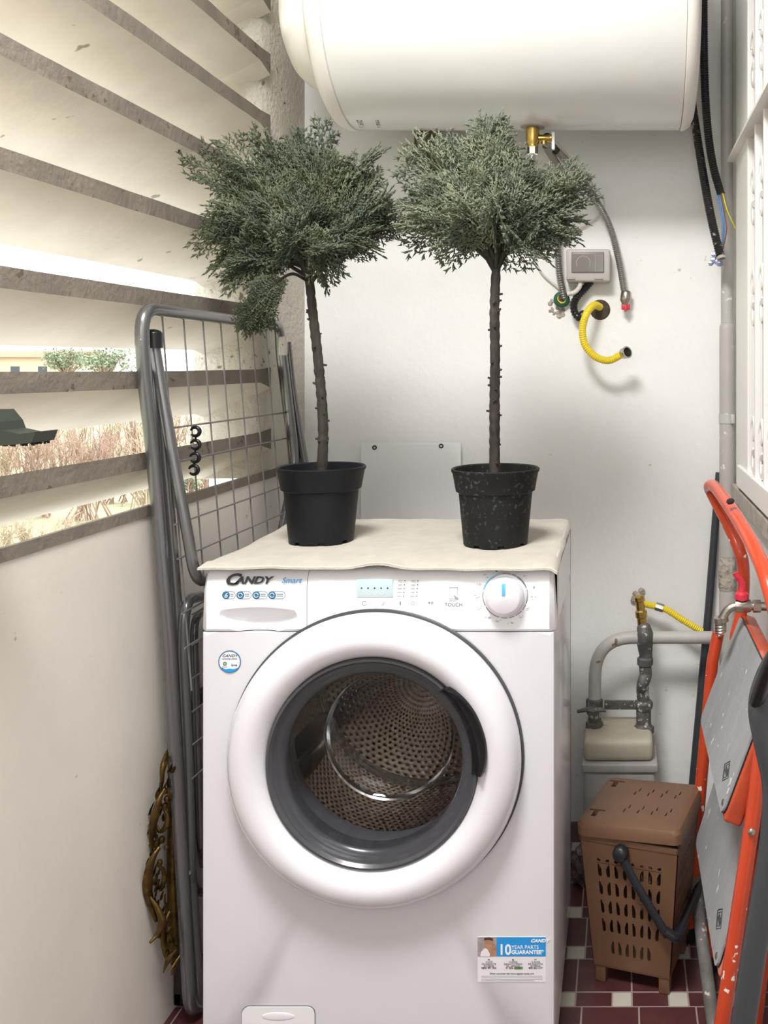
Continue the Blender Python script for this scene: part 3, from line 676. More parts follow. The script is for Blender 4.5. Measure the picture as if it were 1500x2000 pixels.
# ---------------------------------------------------------------- topiary plants
def frond_template(seed, nside=7):
    """unit-length feathery spray in the XZ.. plane: stem along +Z, twigs to both sides; returns verts, tris"""
    r = random.Random(seed); V = []; T = []
    def spike(a, b, w):
        a = np.array(a); b = np.array(b); d = b-a; l = np.linalg.norm(d); d = d/l
        u = np.cross(d, [0, 1, 0]); u = u/np.linalg.norm(u); w_ = np.cross(d, u); o = len(V)
        for k in range(3):
            an = 2*PI*k/3; V.append(a+(u*math.cos(an)+w_*math.sin(an))*w)
        V.append(b)
        for k in range(3): T.append((o+k, o+(k+1) % 3, o+3))
    def twig(a, ang, L, dep, lean):
        d = np.array([math.sin(ang), lean, math.cos(ang)]); b = a+d*L
        spike(a, b, .013)
        n = max(3, int(L/.062)); s = 1
        for i in range(1, n+1):
            t = i/(n+.3); p = a+d*L*t; s = -s
            sub = L*(.45*(1-t*.6)) if dep else .0
            if dep and sub > .07: twig(p, ang+s*r.uniform(.5, .8), sub*r.uniform(.8, 1.1), dep-1, lean+r.uniform(-.15, .15))
            else:
                a2 = ang+s*r.uniform(.4, .75); L2 = r.uniform(.055, .085)
                spike(p, p+np.array([math.sin(a2), lean+r.uniform(-.3, .3), math.cos(a2)])*L2, .019)
    s = 1
    stem = np.array([0., 0, 0])
    spike(stem, np.array([0, 0, 1.]), .02)
    for i in range(nside*2):
        t = .06+.9*i/(nside*2); s = -s; L = (.42*math.sin(PI*(t*.75+.2))+.04)*r.uniform(.85, 1.15)
        twig(np.array([0, 0, t]), s*r.uniform(.55, .8), L, 1, r.uniform(-.3, .3))
    return np.array(V), np.array(T)
FR = [frond_template(i) for i in range(5)]
def foliage(name, m, parent, placements):
    Vs = []; Ts = []; o = 0
    for (p, d, n, L, k) in placements:
        V, T = FR[k % len(FR)]
        d = np.array(d)/np.linalg.norm(d); n = np.array(n); n = n-d*n.dot(d); n = n/(np.linalg.norm(n)+1e-9); s = np.cross(d, n)
        w = V[:, 0:1]*s*1.0+(V[:, 1:2]-.18*V[:, 2:3]**2)*n+V[:, 2:3]*d
        Vs.append(np.array(p)+w*L); Ts.append(T+o); o += len(V)
    V = np.concatenate(Vs); T = np.concatenate(Ts)
    me = bpy.data.meshes.new(name); me.vertices.add(len(V)); me.vertices.foreach_set('co', V.astype(np.float32).ravel())
    me.loops.add(len(T)*3); me.loops.foreach_set('vertex_index', T.astype(np.int32).ravel())
    me.polygons.add(len(T)); me.polygons.foreach_set('loop_start', np.arange(0, len(T)*3, 3, dtype=np.int32))
    me.update(calc_edges=True); me.materials.append(m)
    ob = bpy.data.objects.new(name, me); C.objects.link(ob); ob.parent = parent; ob.matrix_parent_inverse = Matrix.Translation(-Vector(parent.location))
    return ob
def plant(label, base, trunk_px, D, crown_px, tips, seed, leaf, potm, nb, extra_low=None):
    r = random.Random(seed)
    t = thing('topiary_plant', label, 'plant', base)
    b = Vector(base); S = F/D
    pot = MB().lathe([(.001, .004), (.050, .004), (.053, 0), (.060, 0), (.0605, .004), (.0695, .098), (.0745, .101), (.0805, .134), (.0830, .138), (.0835, .142), (.081, .144), (.0775, .142), (.072, .10), (.0685, .098), (.068, .095)], b, (0, 0, 1), 64).build('pot', potm, t, angle=35)
    cut = MB()
    for k in range(8):
        a = k*PI/4+.3; cut.box(-.006, .006, .052, .070, -.01, .005, mtx=Matrix.Translation(b) @ Matrix.Rotation(a, 4, 'Z'))
    boolean(pot, cut)
    sm = MB().lathe([(.0692, .100), (.05, .106), (.02, .110), (.0005, .111)], b, (0, 0, 1), 32).build('soil', M['soil'], t)
    tp = [P(x, y, D) for x, y in trunk_px]; tp = [b+Vector((tp[0].x-b.x, 0, .10))]+tp[1:]
    path = resample(spline(tp, 10), .006); rs = []
    for i in range(len(path)):
        u = i/len(path); rs.append(.0105-.0015*u+.0012*math.sin(i*1.7)*r.random()+(.004*max(0, 1-u*14)))
    mb = MB().tube(path, rs, 10)
    for i in range(26):                                  # cut twig stubs
        p = path[r.randrange(3, len(path)-2)]; a = r.uniform(0, 2*PI); d = Vector((math.cos(a), math.sin(a), r.uniform(-.1, .6)))
        mb.tube([p+d*.006, p+d*r.uniform(.012, .016)], [.0028, .0018], 6)
    top = path[-1]; place = []; cc = P(*crown_px[:2], D); R = crown_px[2]/S; RY = .15; RZ = crown_px[3]/S
    targets = [(P(x, y, D+dd), w) for (x, y, dd, w) in tips]
    for i in range(nb):
        z = r.uniform(-.62, .98); a = 2*PI*(i*.618034 % 1); q = math.sqrt(1-z*z); k = r.uniform(.45, .78)
        targets.append((cc+Vector((R*q*math.cos(a)*k, RY*q*math.sin(a)*k, RZ*z*k)), 1))
    for i, (T_, w) in enumerate(targets):
        if w > 1.5: L0 = top+Vector((0, 0, -.005)); mid = [L0, L0.lerp(T_, .35)+Vector((0, 0, .03)), T_]
        else:
            L0 = top+Vector((0, 0, r.uniform(-.01, .03))); mid = [L0, L0+(T_-L0)*.45+Vector((0, 0, .018+.02*r.random())), T_]
        path2 = spline(mid, 8); n = len(path2)
        mb.tube(path2[:-3], [.0042*(1-.7*j/n) for j in range(n-3)], 6)
        d = (path2[-1]-path2[-3]).normalized(); nn = (T_-cc).normalized()+Vector((r.uniform(-.6, .6), r.uniform(-.6, .6), r.uniform(.2, .9)))
        Lf = r.uniform(.10, .14)
        place.append((T_-d*Lf*.97, d, nn, Lf, r.randrange(5)))
        total = (T_-L0).length
        nj = int(total/.019)
        for j in range(nj):
            u = .18+.40*j/nj; p = path2[min(n-2, int(u*n))]; tan = (path2[min(n-1, int(u*n)+1)]-p).normalized()
            a = r.uniform(0, 2*PI); o1 = tan.orthogonal().normalized(); o2 = tan.cross(o1); sd = o1*math.cos(a)+o2*math.sin(a)
            dd_ = tan+sd*r.uniform(.1, .42)+Vector((0, 0, .05)); Lf = r.uniform(.07, .098)
            nv = Vector((r.uniform(-1, 1), r.uniform(-1, 1), r.uniform(-.3, 1)))
            place.append((p, dd_, nv, Lf, r.randrange(5)))
    if extra_low:
        pth = [P(x, y, D+dd) for (x, y, dd) in extra_low]; path2 = spline(pth, 8); n = len(path2)
        mb.tube(path2, [.0035*(1-.6*j/n) for j in range(n)], 6)
        for j in range(46):
            u = .35+.65*j/46; p = path2[min(n-2, int(u*n))]; tan = (path2[min(n-1, int(u*n)+1)]-p).normalized()
            place.append((p, tan+Vector((r.uniform(-.55, .55), r.uniform(-.4, .4), r.uniform(-.5, .2))), (r.uniform(-1, 1), -1, r.uniform(-1, 1)), r.uniform(.045, .07), r.randrange(5)))
    mb.build('trunk', M['bark'], t, angle=70)
    foliage('foliage', leaf, t, place)
    return t
bl = P(628, 1066, 1.78); bl.z = WT+.0045
LT = [(448, 262, 0, 1), (385, 325, .02, 1), (398, 420, -.03, 1), (372, 455, 0, 1), (405, 505, .02, 1), (430, 540, -.02, 1), (520, 258, .03, 1), (600, 256, 0, 1), (645, 242, -.03, 1), (715, 282, 0, 1), (700, 340, .03, 1), (752, 352, 0, 1), (772, 388, -.02, 1), (770, 425, .02, 1), (735, 465, -.03, 1), (690, 495, 0, 1), (650, 545, -.02, 1), (560, 262, 0, 1), (480, 540, .03, 1), (640, 505, -.09, 1), (560, 500, -.1, 1)]
plant('artificial cedar topiary on the left, with drooping lower twig and clean black pot', bl, [(627, 935), (631, 860), (629, 790), (620, 690), (612, 620), (604, 545)], 1.78, (577, 400, 165, 135), LT, 11, M['leaf_a'], M['pot'], 13,
      [(600, 548, 0), (572, 535, -.03), (545, 548, -.05), (522, 572, -.06), (503, 600, -.06)])
brr = P(968, 1070, 1.75); brr.z = WT+.0045
RT = [(815, 275, 0, 1), (870, 268, .02, 1), (957, 232, 0, 1), (935, 250, -.03, 1), (968, 240, .03, 1), (800, 322, .02, 1), (785, 382, 0, 1), (783, 420, -.02, 1), (795, 450, .02, 1), (855, 478, 0, 1), (905, 482, -.02, 1), (1045, 335, 0, 1), (1080, 325, .02, 1), (1020, 310, -.03, 1), (1150, 352, 0, 1), (1110, 342, .03, 1), (1135, 412, 0, 1), (1128, 445, -.02, 1), (1085, 470, .02, 1), (1032, 492, 0, 1), (1065, 480, -.04, 1), (1000, 420, -.1, 1), (900, 420, -.1, 1)]
plant('artificial cedar topiary on the right, with upright crown and dusty black pot', brr, [(966, 940), (966, 860), (966, 780), (967, 700), (966, 600), (969, 525)], 1.75, (960, 390, 150, 125), RT, 23, M['leaf_b'], M['pot_dusty'], 12)

# ---------------------------------------------------------------- white board behind the washer
a, b = P(700, 866, 2.36), P(897, 866, 2.36)
wb = thing('white_board', 'plain white metal sheet with small holes standing behind the washing machine', 'board', (-.55, 2.38, 0))
tilt = Matrix.Translation((0, 2.372, 0)) @ Matrix.Rotation(math.radians(-.9), 4, 'X') @ Matrix.Translation((0, -2.372, 0))
o = MB().box(a.x, b.x, 2.368, 2.3705, 0, a.z, .0006, mtx=tilt).build('sheet', M['board'], wb, smooth=False)
cut = MB()
for (x, y) in ((732, 874), (862, 871), (889, 923)):
    q = P(x, y, 2.385); cut.lathe([(.0035, -.03), (.0035, .03)], q, (0, 1, 0), 12, True)
boolean(o, cut)
for (x, y) in ((732, 874), (862, 871), (889, 923)):
    q = P(x, y, 2.385); MB().lathe([(.0030, -.001), (.0062, -.0012), (.0062, .002)], (q.x, 2.383, q.z), (0, 1, 0), 12).build('dark_hole_ring', M['black'], wb)  # black ring added so each hole looks dark inside

# ---------------------------------------------------------------- water heater
HZ, HD, HR = EYE+.790, 2.125, .238
wh = thing('water_heater', 'large white horizontal electric water heater hung high on the back wall', 'water heater', (-.24, HD, HZ-HR))
MB().lathe([(HR-.001, -.621), (HR, -.618), (HR, .131), (HR-.001, .134)], (0, HD, HZ), (1, 0, 0), 128).build('tank', M['heater'], wh)
MB().lathe([(HR-.004, .134), (HR+.0015, .136), (HR+.0015, .145), (HR-.006, .157), (HR-.02, .164), (HR-.05, .168), (.0005, .169)], (0, HD, HZ), (1, 0, 0), 96).build('end_cap', M['heater_cap'], wh)
MB().lathe([(HR-.002, -.621), (HR+.002, -.623), (HR+.002, -.640), (HR-.006, -.655), (HR-.022, -.664), (.0005, -.664)], (0, HD, HZ), (1, 0, 0), 96).build('end_cap', M['heater_cap'], wh)
MB().lathe([(.165, -.664), (.160, -.690), (.148, -.715), (.128, -.735), (.10, -.748), (.06, -.754), (.0005, -.756)], (0, HD-.02, HZ), (1, 0, 0), 64).build('thermostat_cover', M['heater_cap'], wh)
M['bracket'] = mat('brown_bracket', (.12, .08, .055), .6)
MB().box(-.52, -.48, HD+.18, YB, HZ-.255, HZ+.22).build('wall_bracket', M['bracket'], wh, smooth=False)
MB().box(.02, .06, HD+.18, YB, HZ-.15, HZ+.22).build('wall_bracket', M['bracket'], wh, smooth=False)
q = P(703, 247, 1.98)
def on_tank(px, py):
    """point of the tank skin seen at px, py"""
    dirv = Vector(((px-1215)/F, 1, -(py-716)/F)); o_ = Vector((0, 0, EYE))
    A = dirv.y**2+dirv.z**2; B_ = 2*(dirv.y*(o_.y-HD)+dirv.z*(o_.z-HZ)); Cc = (o_.y-HD)**2+(o_.z-HZ)**2-HR**2
    dsc = B_*B_-4*A*Cc
    return o_+dirv*((-B_-math.sqrt(max(0, dsc)))/(2*A))
rt = random.Random(2); mb = MB()
for cx in (698, 734):
    for i in range(5):
        for j in range(2 if cx > 720 else 3):
            p = on_tank(cx+i*1.2+j*4, 236+i*3.2); n = Vector((0, p.y-HD, p.z-HZ)).normalized(); tn = Vector((1, 0, 0)); w_ = n.cross(tn)
            s1, s2 = rt.uniform(.0006, .0022), rt.uniform(.001, .003); c = p+n*.0004
            mb.add([c-tn*s1-w_*s2, c+tn*s1-w_*s2, c+tn*s1+w_*s2, c-tn*s1+w_*s2], [(0, 1, 2, 3)])
mb.build('printed_marks', M['grey_print'], wh, smooth=False)
# valve under the tank
vx = P(1040, 250, 2.12)
vz = HZ-HR
vv = MB().lathe([(.0145, .012), (.0155, -.004), (.0155, -.034), (.013, -.040), (.013, -.046)], (vx.x, HD, vz), (0, 0, 1), 24, True).lathe([(.0085, .014), (.0085, .038), (.0095, .040), (.0095, .044)], (vx.x, HD, vz-.026), (1, 0, 0), 20, True).lathe([(.006, -.012), (.006, -.022)], (vx.x+.026, HD, vz-.026+.008), (0, 0, 1), 16, True)
vo = vv.build('safety_valve', M['brass'], wh)
MB().lathe([(.0125, -.046), (.0125, -.062), (.010, -.064)], (vx.x, HD, vz), (0, 0, 1), 6, True).build('union_nut', M['chrome'], vo, angle=20)
MB().box(vx.x+.044, vx.x+.051, HD-.006, HD+.006, vz-.052, vz-.012, .002).build('lever', M['white_print'], vo)
MB().lathe([(.006, -.064), (.006, -.080), (.004, -.095)], (vx.x, HD, vz), (0, 0, 1), 12, True).build('hose_tail', M['chrome'], vo)
MB().lathe([(.030, .004), (.032, .006), (.028, -.001)], (vx.x, HD, vz), (0, 0, 1), 24, True).build('flange', M['meter_grey'], wh)
hx = P(985, 250, 2.16)
MB().tube([Vector((hx.x, 2.16, vz+.005)), P(1005, 300, 2.2), P(1030, 345, 2.22)], .008, 12).build('outlet_pipe', M['galv'], wh)

# ---------------------------------------------------------------- hoses and cables on the back wall
def hose(name, label, path, r, m, cat='hose', pitch=.005, depth=.0014, grp=None):
    t = thing(name, label, cat, path[-1], grp)
    corrug(MB(), path, r, pitch, depth).build('hose_tube', m, t); return t
h = hose('steel_hose', 'long braided steel hose curving from the heater down to a red plug', [P(1062, 275, 2.13), P(1085, 292, 2.2), P(1122, 332, 2.30), P(1160, 385, 2.36), P(1190, 440, 2.385), P(1208, 505, 2.385), P(1219, 568, 2.385)], .0092, M['galv'])
MB().lathe([(.010, .020), (.0135, .016), (.0145, .004), (.0145, -.006), (.010, -.012), (.009, -.022)], P(1222, 583, 2.385), (0.1, 0, 1), 20, True).build('end_fitting', M['nickel'], h)
MB().box(-.011, .011, -.004, .004, -.012, .002, .002, mtx=Matrix.Translation(P(1222, 596, 2.38))).box(-.004, .004, -.011, .008, -.016, .0, .002, mtx=Matrix.Translation(P(1222, 596, 2.38))).build('plug', M['red'], h)
h = hose('grey_hose', 'grey corrugated hose running down behind the right topiary into a green flange', [P(1066, 285, 2.16), P(1078, 305, 2.22), P(1100, 350, 2.32), P(1100, 410, 2.36), P(1090, 460, 2.38), P(1092, 530, 2.385), P(1102, 583, 2.395)], .0098, M['galv'], pitch=.006, depth=.0022)
MB().lathe([(.012, -.012), (.018, -.010), (.021, -.006), (.021, .006)], P(1097, 585, 2.40), (0, 1, 0), 28).build('flange', M['green'], h)
MB().lathe([(.0105, -.015), (.0135, -.0145), (.0135, -.008)], P(1099, 583, 2.405), (0, 1, 0), 24).build('ring', M['yellow'], h)
h = MB().tube(spline([P(1068, 268, 2.14), P(1075, 282, 2.18), P(1086, 296, 2.2)], 6), [.011]*13, 10).box(-.010, .012, -.012, .012, -.006, .006, .003, mtx=Matrix.Translation(P(1078, 290, 2.19))).build('tape_wrap', M['black'])
tag(h, 'black tape wrap tying the hoses together below the heater valve', 'tape')
cb = MB().tube(spline([P(1075, 262, 2.2), P(1110, 305, 2.36), P(1150, 350, 2.395), P(1178, 388, 2.4), P(1176, 412, 2.4), P(1150, 436, 2.4), P(1110, 455, 2.4), P(1060, 480, 2.4), P(1046, 505, 2.4), P(1060, 535, 2.4), P(1088, 560, 2.4), P(1098, 568, 2.395)], 10), .0026, 8).build('white_cable', M['cable_white'])
tag(cb, 'thin white cable looping over the back wall around the grey socket box', 'cable')
sb = thing('socket_box', 'grey weatherproof socket box with smoked window on the back wall', 'socket box', P(1149, 550, 2.4))
a, b = P(1106, 486, 2.355), P(1192, 550, 2.355)
MB().box(a.x, b.x, 2.355, YB, b.z, a.z, .006).build('case', M['box_grey'], sb)
c0, c1 = P(1116, 492, 2.353), P(1180, 533, 2.353)
MB().box(c0.x, c1.x, 2.3525, 2.357, c1.z, c0.z, .002).build('window_rim', mat('window_rim_grey', (.19, .17, .16), .35), sb)
c0, c1 = P(1119, 496, 2.347), P(1178, 530, 2.347)
MB().box(c0.x, c1.x, 2.3518, 2.353, c1.z, c0.z).build('smoked_window', mat('smoky_plastic', (.23, .215, .20), .15), sb, smooth=False)
q = P(1139, 513, 2.346); arc(Vector((q.x, 2.3516, q.z)), .017, .0185, -30, 210, 20).build('dial_ring', M['meter_grey'], sb, smooth=False)
MB().box(q.x+.030, q.x+.031, 2.3512, 2.352, c1.z, c0.z).build('divider', M['meter_grey'], sb, smooth=False)
for x in (1115, 1170): q = P(x, 543, 2.35); MB().box(q.x-.012, q.x+.010, 2.351, 2.356, q.z-.003, q.z+.002, .001).build('hinge', M['meter_grey'], sb)
h = MB(); corrug(h, [P(1134, 547, 2.37), P(1132, 560, 2.37), P(1122, 571, 2.37), P(1108, 574, 2.375)], .0065, .005, .001)
MB_ = h.build('white_conduit', M['cable_white']); tag(MB_, 'short white corrugated conduit curling out under the socket box', 'conduit')
h = MB(); corrug(h, [P(1155, 549, 2.385), P(1140, 566, 2.385), P(1124, 585, 2.38), P(1121, 605, 2.375), P(1130, 620, 2.38), P(1140, 612, 2.40)], .0105, .007, .002)
tag(h.build('black_conduit', M['black']), 'black corrugated conduit curling out of the wall hole below the socket box', 'conduit')
h = hose('yellow_gas_hose', 'bright yellow corrugated gas hose hanging from the wall hole with steel nut', [P(1172, 600, 2.405), P(1160, 596, 2.36), P(1146, 612, 2.33), P(1138, 640, 2.325), P(1142, 672, 2.325), P(1162, 696, 2.32), P(1188, 704, 2.315), P(1212, 694, 2.31)], .0098, M['yellow'], pitch=.0055, depth=.0012)
nq = P(1220, 690, 2.31); ax = (P(1222, 689, 2.30)-P(1212, 693, 2.315)).normalized()
MB().lathe([(.009, -.008), (.0135, -.008), (.0135, .004)], nq, ax, 6, True).lathe([(.0145, .004), (.0155, .006), (.0155, .011), (.012, .011), (.0115, .003)], nq, ax, 24).build('hex_nut', M['chrome'], h, angle=20)
MB().lathe([(.0001, .006), (.0118, .006)], nq, ax, 24).build('bore', M['dark'], h)
tag(MB().lathe([(.0005, -.003), (.012, -.004), (.02, -.003), (.026, .0), (.028, .004)], P(1172, 605, 2.408), (0, 1, 0), 18).build('wall_hole', M['hole']), 'rough dark hole broken in the plaster behind the yellow hose', 'hole')
rr_ = random.Random(4)
mb = MB()
for i in range(26):
    q = P(1085+rr_.uniform(-12, 16), 605+rr_.uniform(-20, 16), 2.41); mb.sphere(q, rr_.uniform(.003, .008), 6, (1, .5, 1))
tag(mb.build('plaster_patch', M['rubble']), 'crumbling plaster patch around the green flange', 'plaster')
mb = MB().tube([P(1210, 470, 2.412), P(1230, 469, 2.412), P(1262, 471, 2.412)], .0012, 5)
for i in range(14):
    q = P(1236+rr_.uniform(-10, 28), 467+rr_.uniform(-5, 4), 2.411); mb.sphere(q, rr_.uniform(.001, .003), 6, (1.5, .4, .7))
tag(mb.build('wall_crack', M['hole']), 'thin crack with flaked specks right of the steel hose', 'crack')

# black conduits, top right
h = thing('conduit', 'black corrugated conduit hanging from above with coloured wires showing', 'conduit', P(1408, 380, 2.3))
mb = MB(); corrug(mb, [P(1373, -250, 2.3), P(1374, 0, 2.3), P(1376, 150, 2.3), P(1382, 250, 2.29), P(1392, 320, 2.28), P(1408, 380, 2.27)], .0108, .006, .0018, 14); mb.build('sleeve', M['black'], h)
MB().tube(spline([P(1403, 375, 2.27), P(1409, 400, 2.27), P(1415, 440, 2.27), P(1412, 475, 2.28)], 6), .002, 6).tube(spline([P(1400, 375, 2.27), P(1406, 405, 2.27), P(1412, 440, 2.27), P(1411, 478, 2.28)], 6), .0018, 6).build('blue_wire', M['blue_wire'], h)
MB().tube(spline([P(1408, 375, 2.265), P(1416, 420, 2.265), P(1419, 450, 2.265), P(1412, 486, 2.275)], 6), .0018, 6).build('brown_wire', M['brown_wire'], h)
MB().tube(spline([P(1411, 375, 2.265), P(1420, 410, 2.27), P(1437, 447, 2.29)], 6), .0018, 6).build('earth_wire', M['yg_wire'], h)
h = thing('conduit', 'worn black corrugated conduit emerging behind the heater, ending in an open mouth', 'conduit', P(1408, 500, 2.26))
mb = MB(); corrug(mb, [P(1335, 100, 2.36), P(1350, 190, 2.36), P(1362, 270, 2.33), P(1375, 350, 2.30), P(1390, 430, 2.27), P(1407, 500, 2.25)], .0112, .006, .0018, 14)
mb.build('sleeve', speck(mat('scuffed_black_plastic', (.014, .014, .015), .4), (.35, .33, .28), 70, .70, .76, 8), h)
q = P(1409, 504, 2.24); ax = (P(1409, 504, 2.245)-P(1395, 445, 2.265)).normalized()
MB().lathe([(.0112, -.004), (.0125, .0), (.0115, .003), (.0085, .002), (.008, -.006)], q, ax, 20).build('mouth', M['meter_grey'], h)
MB().lathe([(.0085, -.003), (.0001, -.003)], q, ax, 16).build('opening', M['dark'], h)
mb = MB()
for i in range(16): mb.sphere(P(1396+rr_.uniform(-9, 11), 504+rr_.uniform(-12, 12), 2.27), rr_.uniform(.004, .010), 5, (1, .7, .9))
tag(mb.build('plastic_scrap', M['film'], smooth=False), 'crumpled bluish plastic film stuffed beside the open conduit mouth', 'plastic scrap')

# downpipe in the corner
dp = thing('downpipe', 'grey vertical pipe in the back right corner with bracket and plastered joint', 'pipe', (.267, 2.345, .5))
X = .267
MB().lathe([(.0155, 0), (.0155, 1.4)], (X, 2.345, EYE+.11), (0, 0, 1), 32, True).build('upper_pipe', M['pipe_grey'], dp)
MB().lathe([(.0195, 0), (.0195, .585), (.0192, .592), (.0170, .600), (.0150, .602)], (X, 2.345, EYE+.10-.592), (0, 0, 1), 32, True).build('lower_pipe', M['pipe_grey'], dp)
MB().lathe([(.0190, 0), (.022, .01), (.0225, .05), (.0205, .085), (.0192, .09)], (X, 2.345, EYE-.57), (0, 0, 1), 20, True).build('plastered_joint', M['rubble'], dp)
MB().lathe([(.0190, -.25), (.0200, .0), (.0200, .10)], (X, 2.345, EYE-.67), (0, 0, 1), 24, True).build('chipped_pipe', M['pipe_dirty'], dp)
cz = EYE-.132; cpb = MB().lathe([(.0196, -.012), (.0212, -.012), (.0212, .012), (.0196, .012)], (X, 2.345, cz), (0, 0, 1), 32).box(X+.006, X+.016, 2.315, 2.33, cz-.012, cz+.012, .002).box(X-.004, X+.004, 2.365, YB, cz-.006, cz+.006)
cpb.build('bracket', mat('bracket_grey', (.50, .49, .46), .35), dp)
tag(MB().tube([Vector((.252, 2.392, EYE-.275)), Vector((.225, 2.388, EYE-.62)), Vector((.172, 2.37, 0))], [.0095, .0105, .0115], 16).build('plastic_pole', M['dark_pole']), 'dark grey round plastic pole leaning in the corner behind the pipes', 'pole')

# ---------------------------------------------------------------- gas meter and pipework
gm = thing('gas_meter', 'old beige gas meter low on the back wall, half hidden by the basket', 'gas meter', (-.01, 2.28, .0))
def gx(px, D=2.22): return (px-1215)*D/F
def gz(py, D=2.22): return EYE-(py-716)*D/F
MB().box(gx(1140), gx(1275), 2.20, 2.36, gz(1482), gz(1440), .014).build('top_cover', M['beige'], gm)
MB().box(gx(1137), gx(1284), 2.19, 2.37, gz(1500), gz(1483), .004).build('seam_flange', M['meter_grey'], gm)
MB().box(gx(1140), gx(1280), 2.195, 2.365, .06, gz(1498), .012).build('case', M['meter_grey'], gm)
mb = MB().box(gx(1145), gx(1275), 2.22, YB, .0, .06)
mb.build('shelf', M['meter_grey'], gm, smooth=False)
gp = thing('gas_pipework', 'corroded grey gas pipes with tap and elbow rising from the meter', 'pipe', (0, 2.29, .3))
D_ = 2.29
MB().tube(fillet([P(1161, 1400, D_), P(1163, 1245, D_), P(1395, 1245, D_)], .10, 10), .0155, 20).build('bent_pipe', M['pipe_dirty'], gp)
MB().lathe([(.0215, 0), (.0215, .018), (.016, .022), (.016, .05), (.021, .055), (.021, .075), (.0175, .078)], P(1161, 1425, D_), (0, 0, 1), 8, True).build('tap_body', M['dirty_metal'], gp, angle=20)
mb = MB().lathe([(.014, 0), (.016, -.012), (.010, -.028)], P(1158, 1385, D_-.01), (0, 1, 0), 14, True)
mb.tube([P(1127, 1390, D_-.035), P(1145, 1386, D_-.035), P(1158, 1388, D_-.035), P(1172, 1386, D_-.035), P(1184, 1388, D_-.035)], [.004, .006, .009, .006, .004], 8)
mb.build('tap_handle', M['dirty_metal'], gp)
mb = MB().lathe([(.026, 0), (.026, .014), (.021, .018), (.0185, .022), (.0185, .055), (.0215, .058), (.0235, .064), (.0235, .074), (.019, .080)], P(1257, 1430, D_), (0, 0, 1), 8, True)
mb.build('lower_union', M['dirty_metal'], gp, angle=20)
MB().tube(spline([P(1257, 1372, D_), P(1255, 1350, D_), P(1256, 1335, D_-.01), P(1261, 1318, D_), P(1260, 1300, D_)], 6), [.0155]*25, 16).build('swan_neck', M['dirty_metal'], gp)
MB().lathe([(.017, 0), (.020, .003), (.020, .018), (.017, .022)], P(1260, 1300, D_), (0, 0, 1), 8, True).build('coupling', M['dirty_metal'], gp, angle=20)
MB().tube(spline([P(1262, 1285, D_), P(1260, 1262, D_), P(1260, 1238, D_-.01), P(1256, 1222, D_)], 6), [.0155, .016, .0165, .017, .018, .0185, .019, .020, .020, .0205, .0205, .020, .020, .019, .0185, .018, .018, .017, .016], 16).build('elbow', M['dirty_metal'], gp)
MB().lathe([(.0125, 0), (.0125, .02), (.015, .022), (.015, .036), (.011, .04), (.011, .060), (.0135, .062), (.0135, .072), (.009, .076)], P(1255, 1222, D_), (-.12, 0, 1), 10, True).build('brass_fitting', M['brass'], gp, angle=20)
mb = MB(); corrug(mb, [P(1252, 1178, 2.36), P(1270, 1182, 2.35), P(1300, 1190, 2.34), P(1335, 1212, 2.33), P(1372, 1234, 2.33)], .009, .005, .0014)
h = mb.build('yellow_flexible_hose', M['yellow'], gp)
MB().lathe([(.011, 0), (.011, .02)], P(1281, 1184, 2.345), (P(1300, 1190, 2.34)-P(1281, 1184, 2.345)), 8, True).build('collar', M['nickel'], h, angle=20)
MB().box(gx(1180, D_), gx(1250, D_), D_+.02, D_+.024, gz(1392, D_), gz(1374, D_), .001).build('bracket_plate', M['dirty_metal'], gp)
mb = MB()
for i in range(22): q = P(1246+rr_.uniform(-9, 11), 1166+rr_.uniform(-14, 12), 2.405); mb.sphere(q, rr_.uniform(.004, .009), 6, (1, .6, 1))
tag(mb.build('plaster_patch', M['rubble']), 'broken plaster lump where the gas pipe enters the back wall', 'plaster')

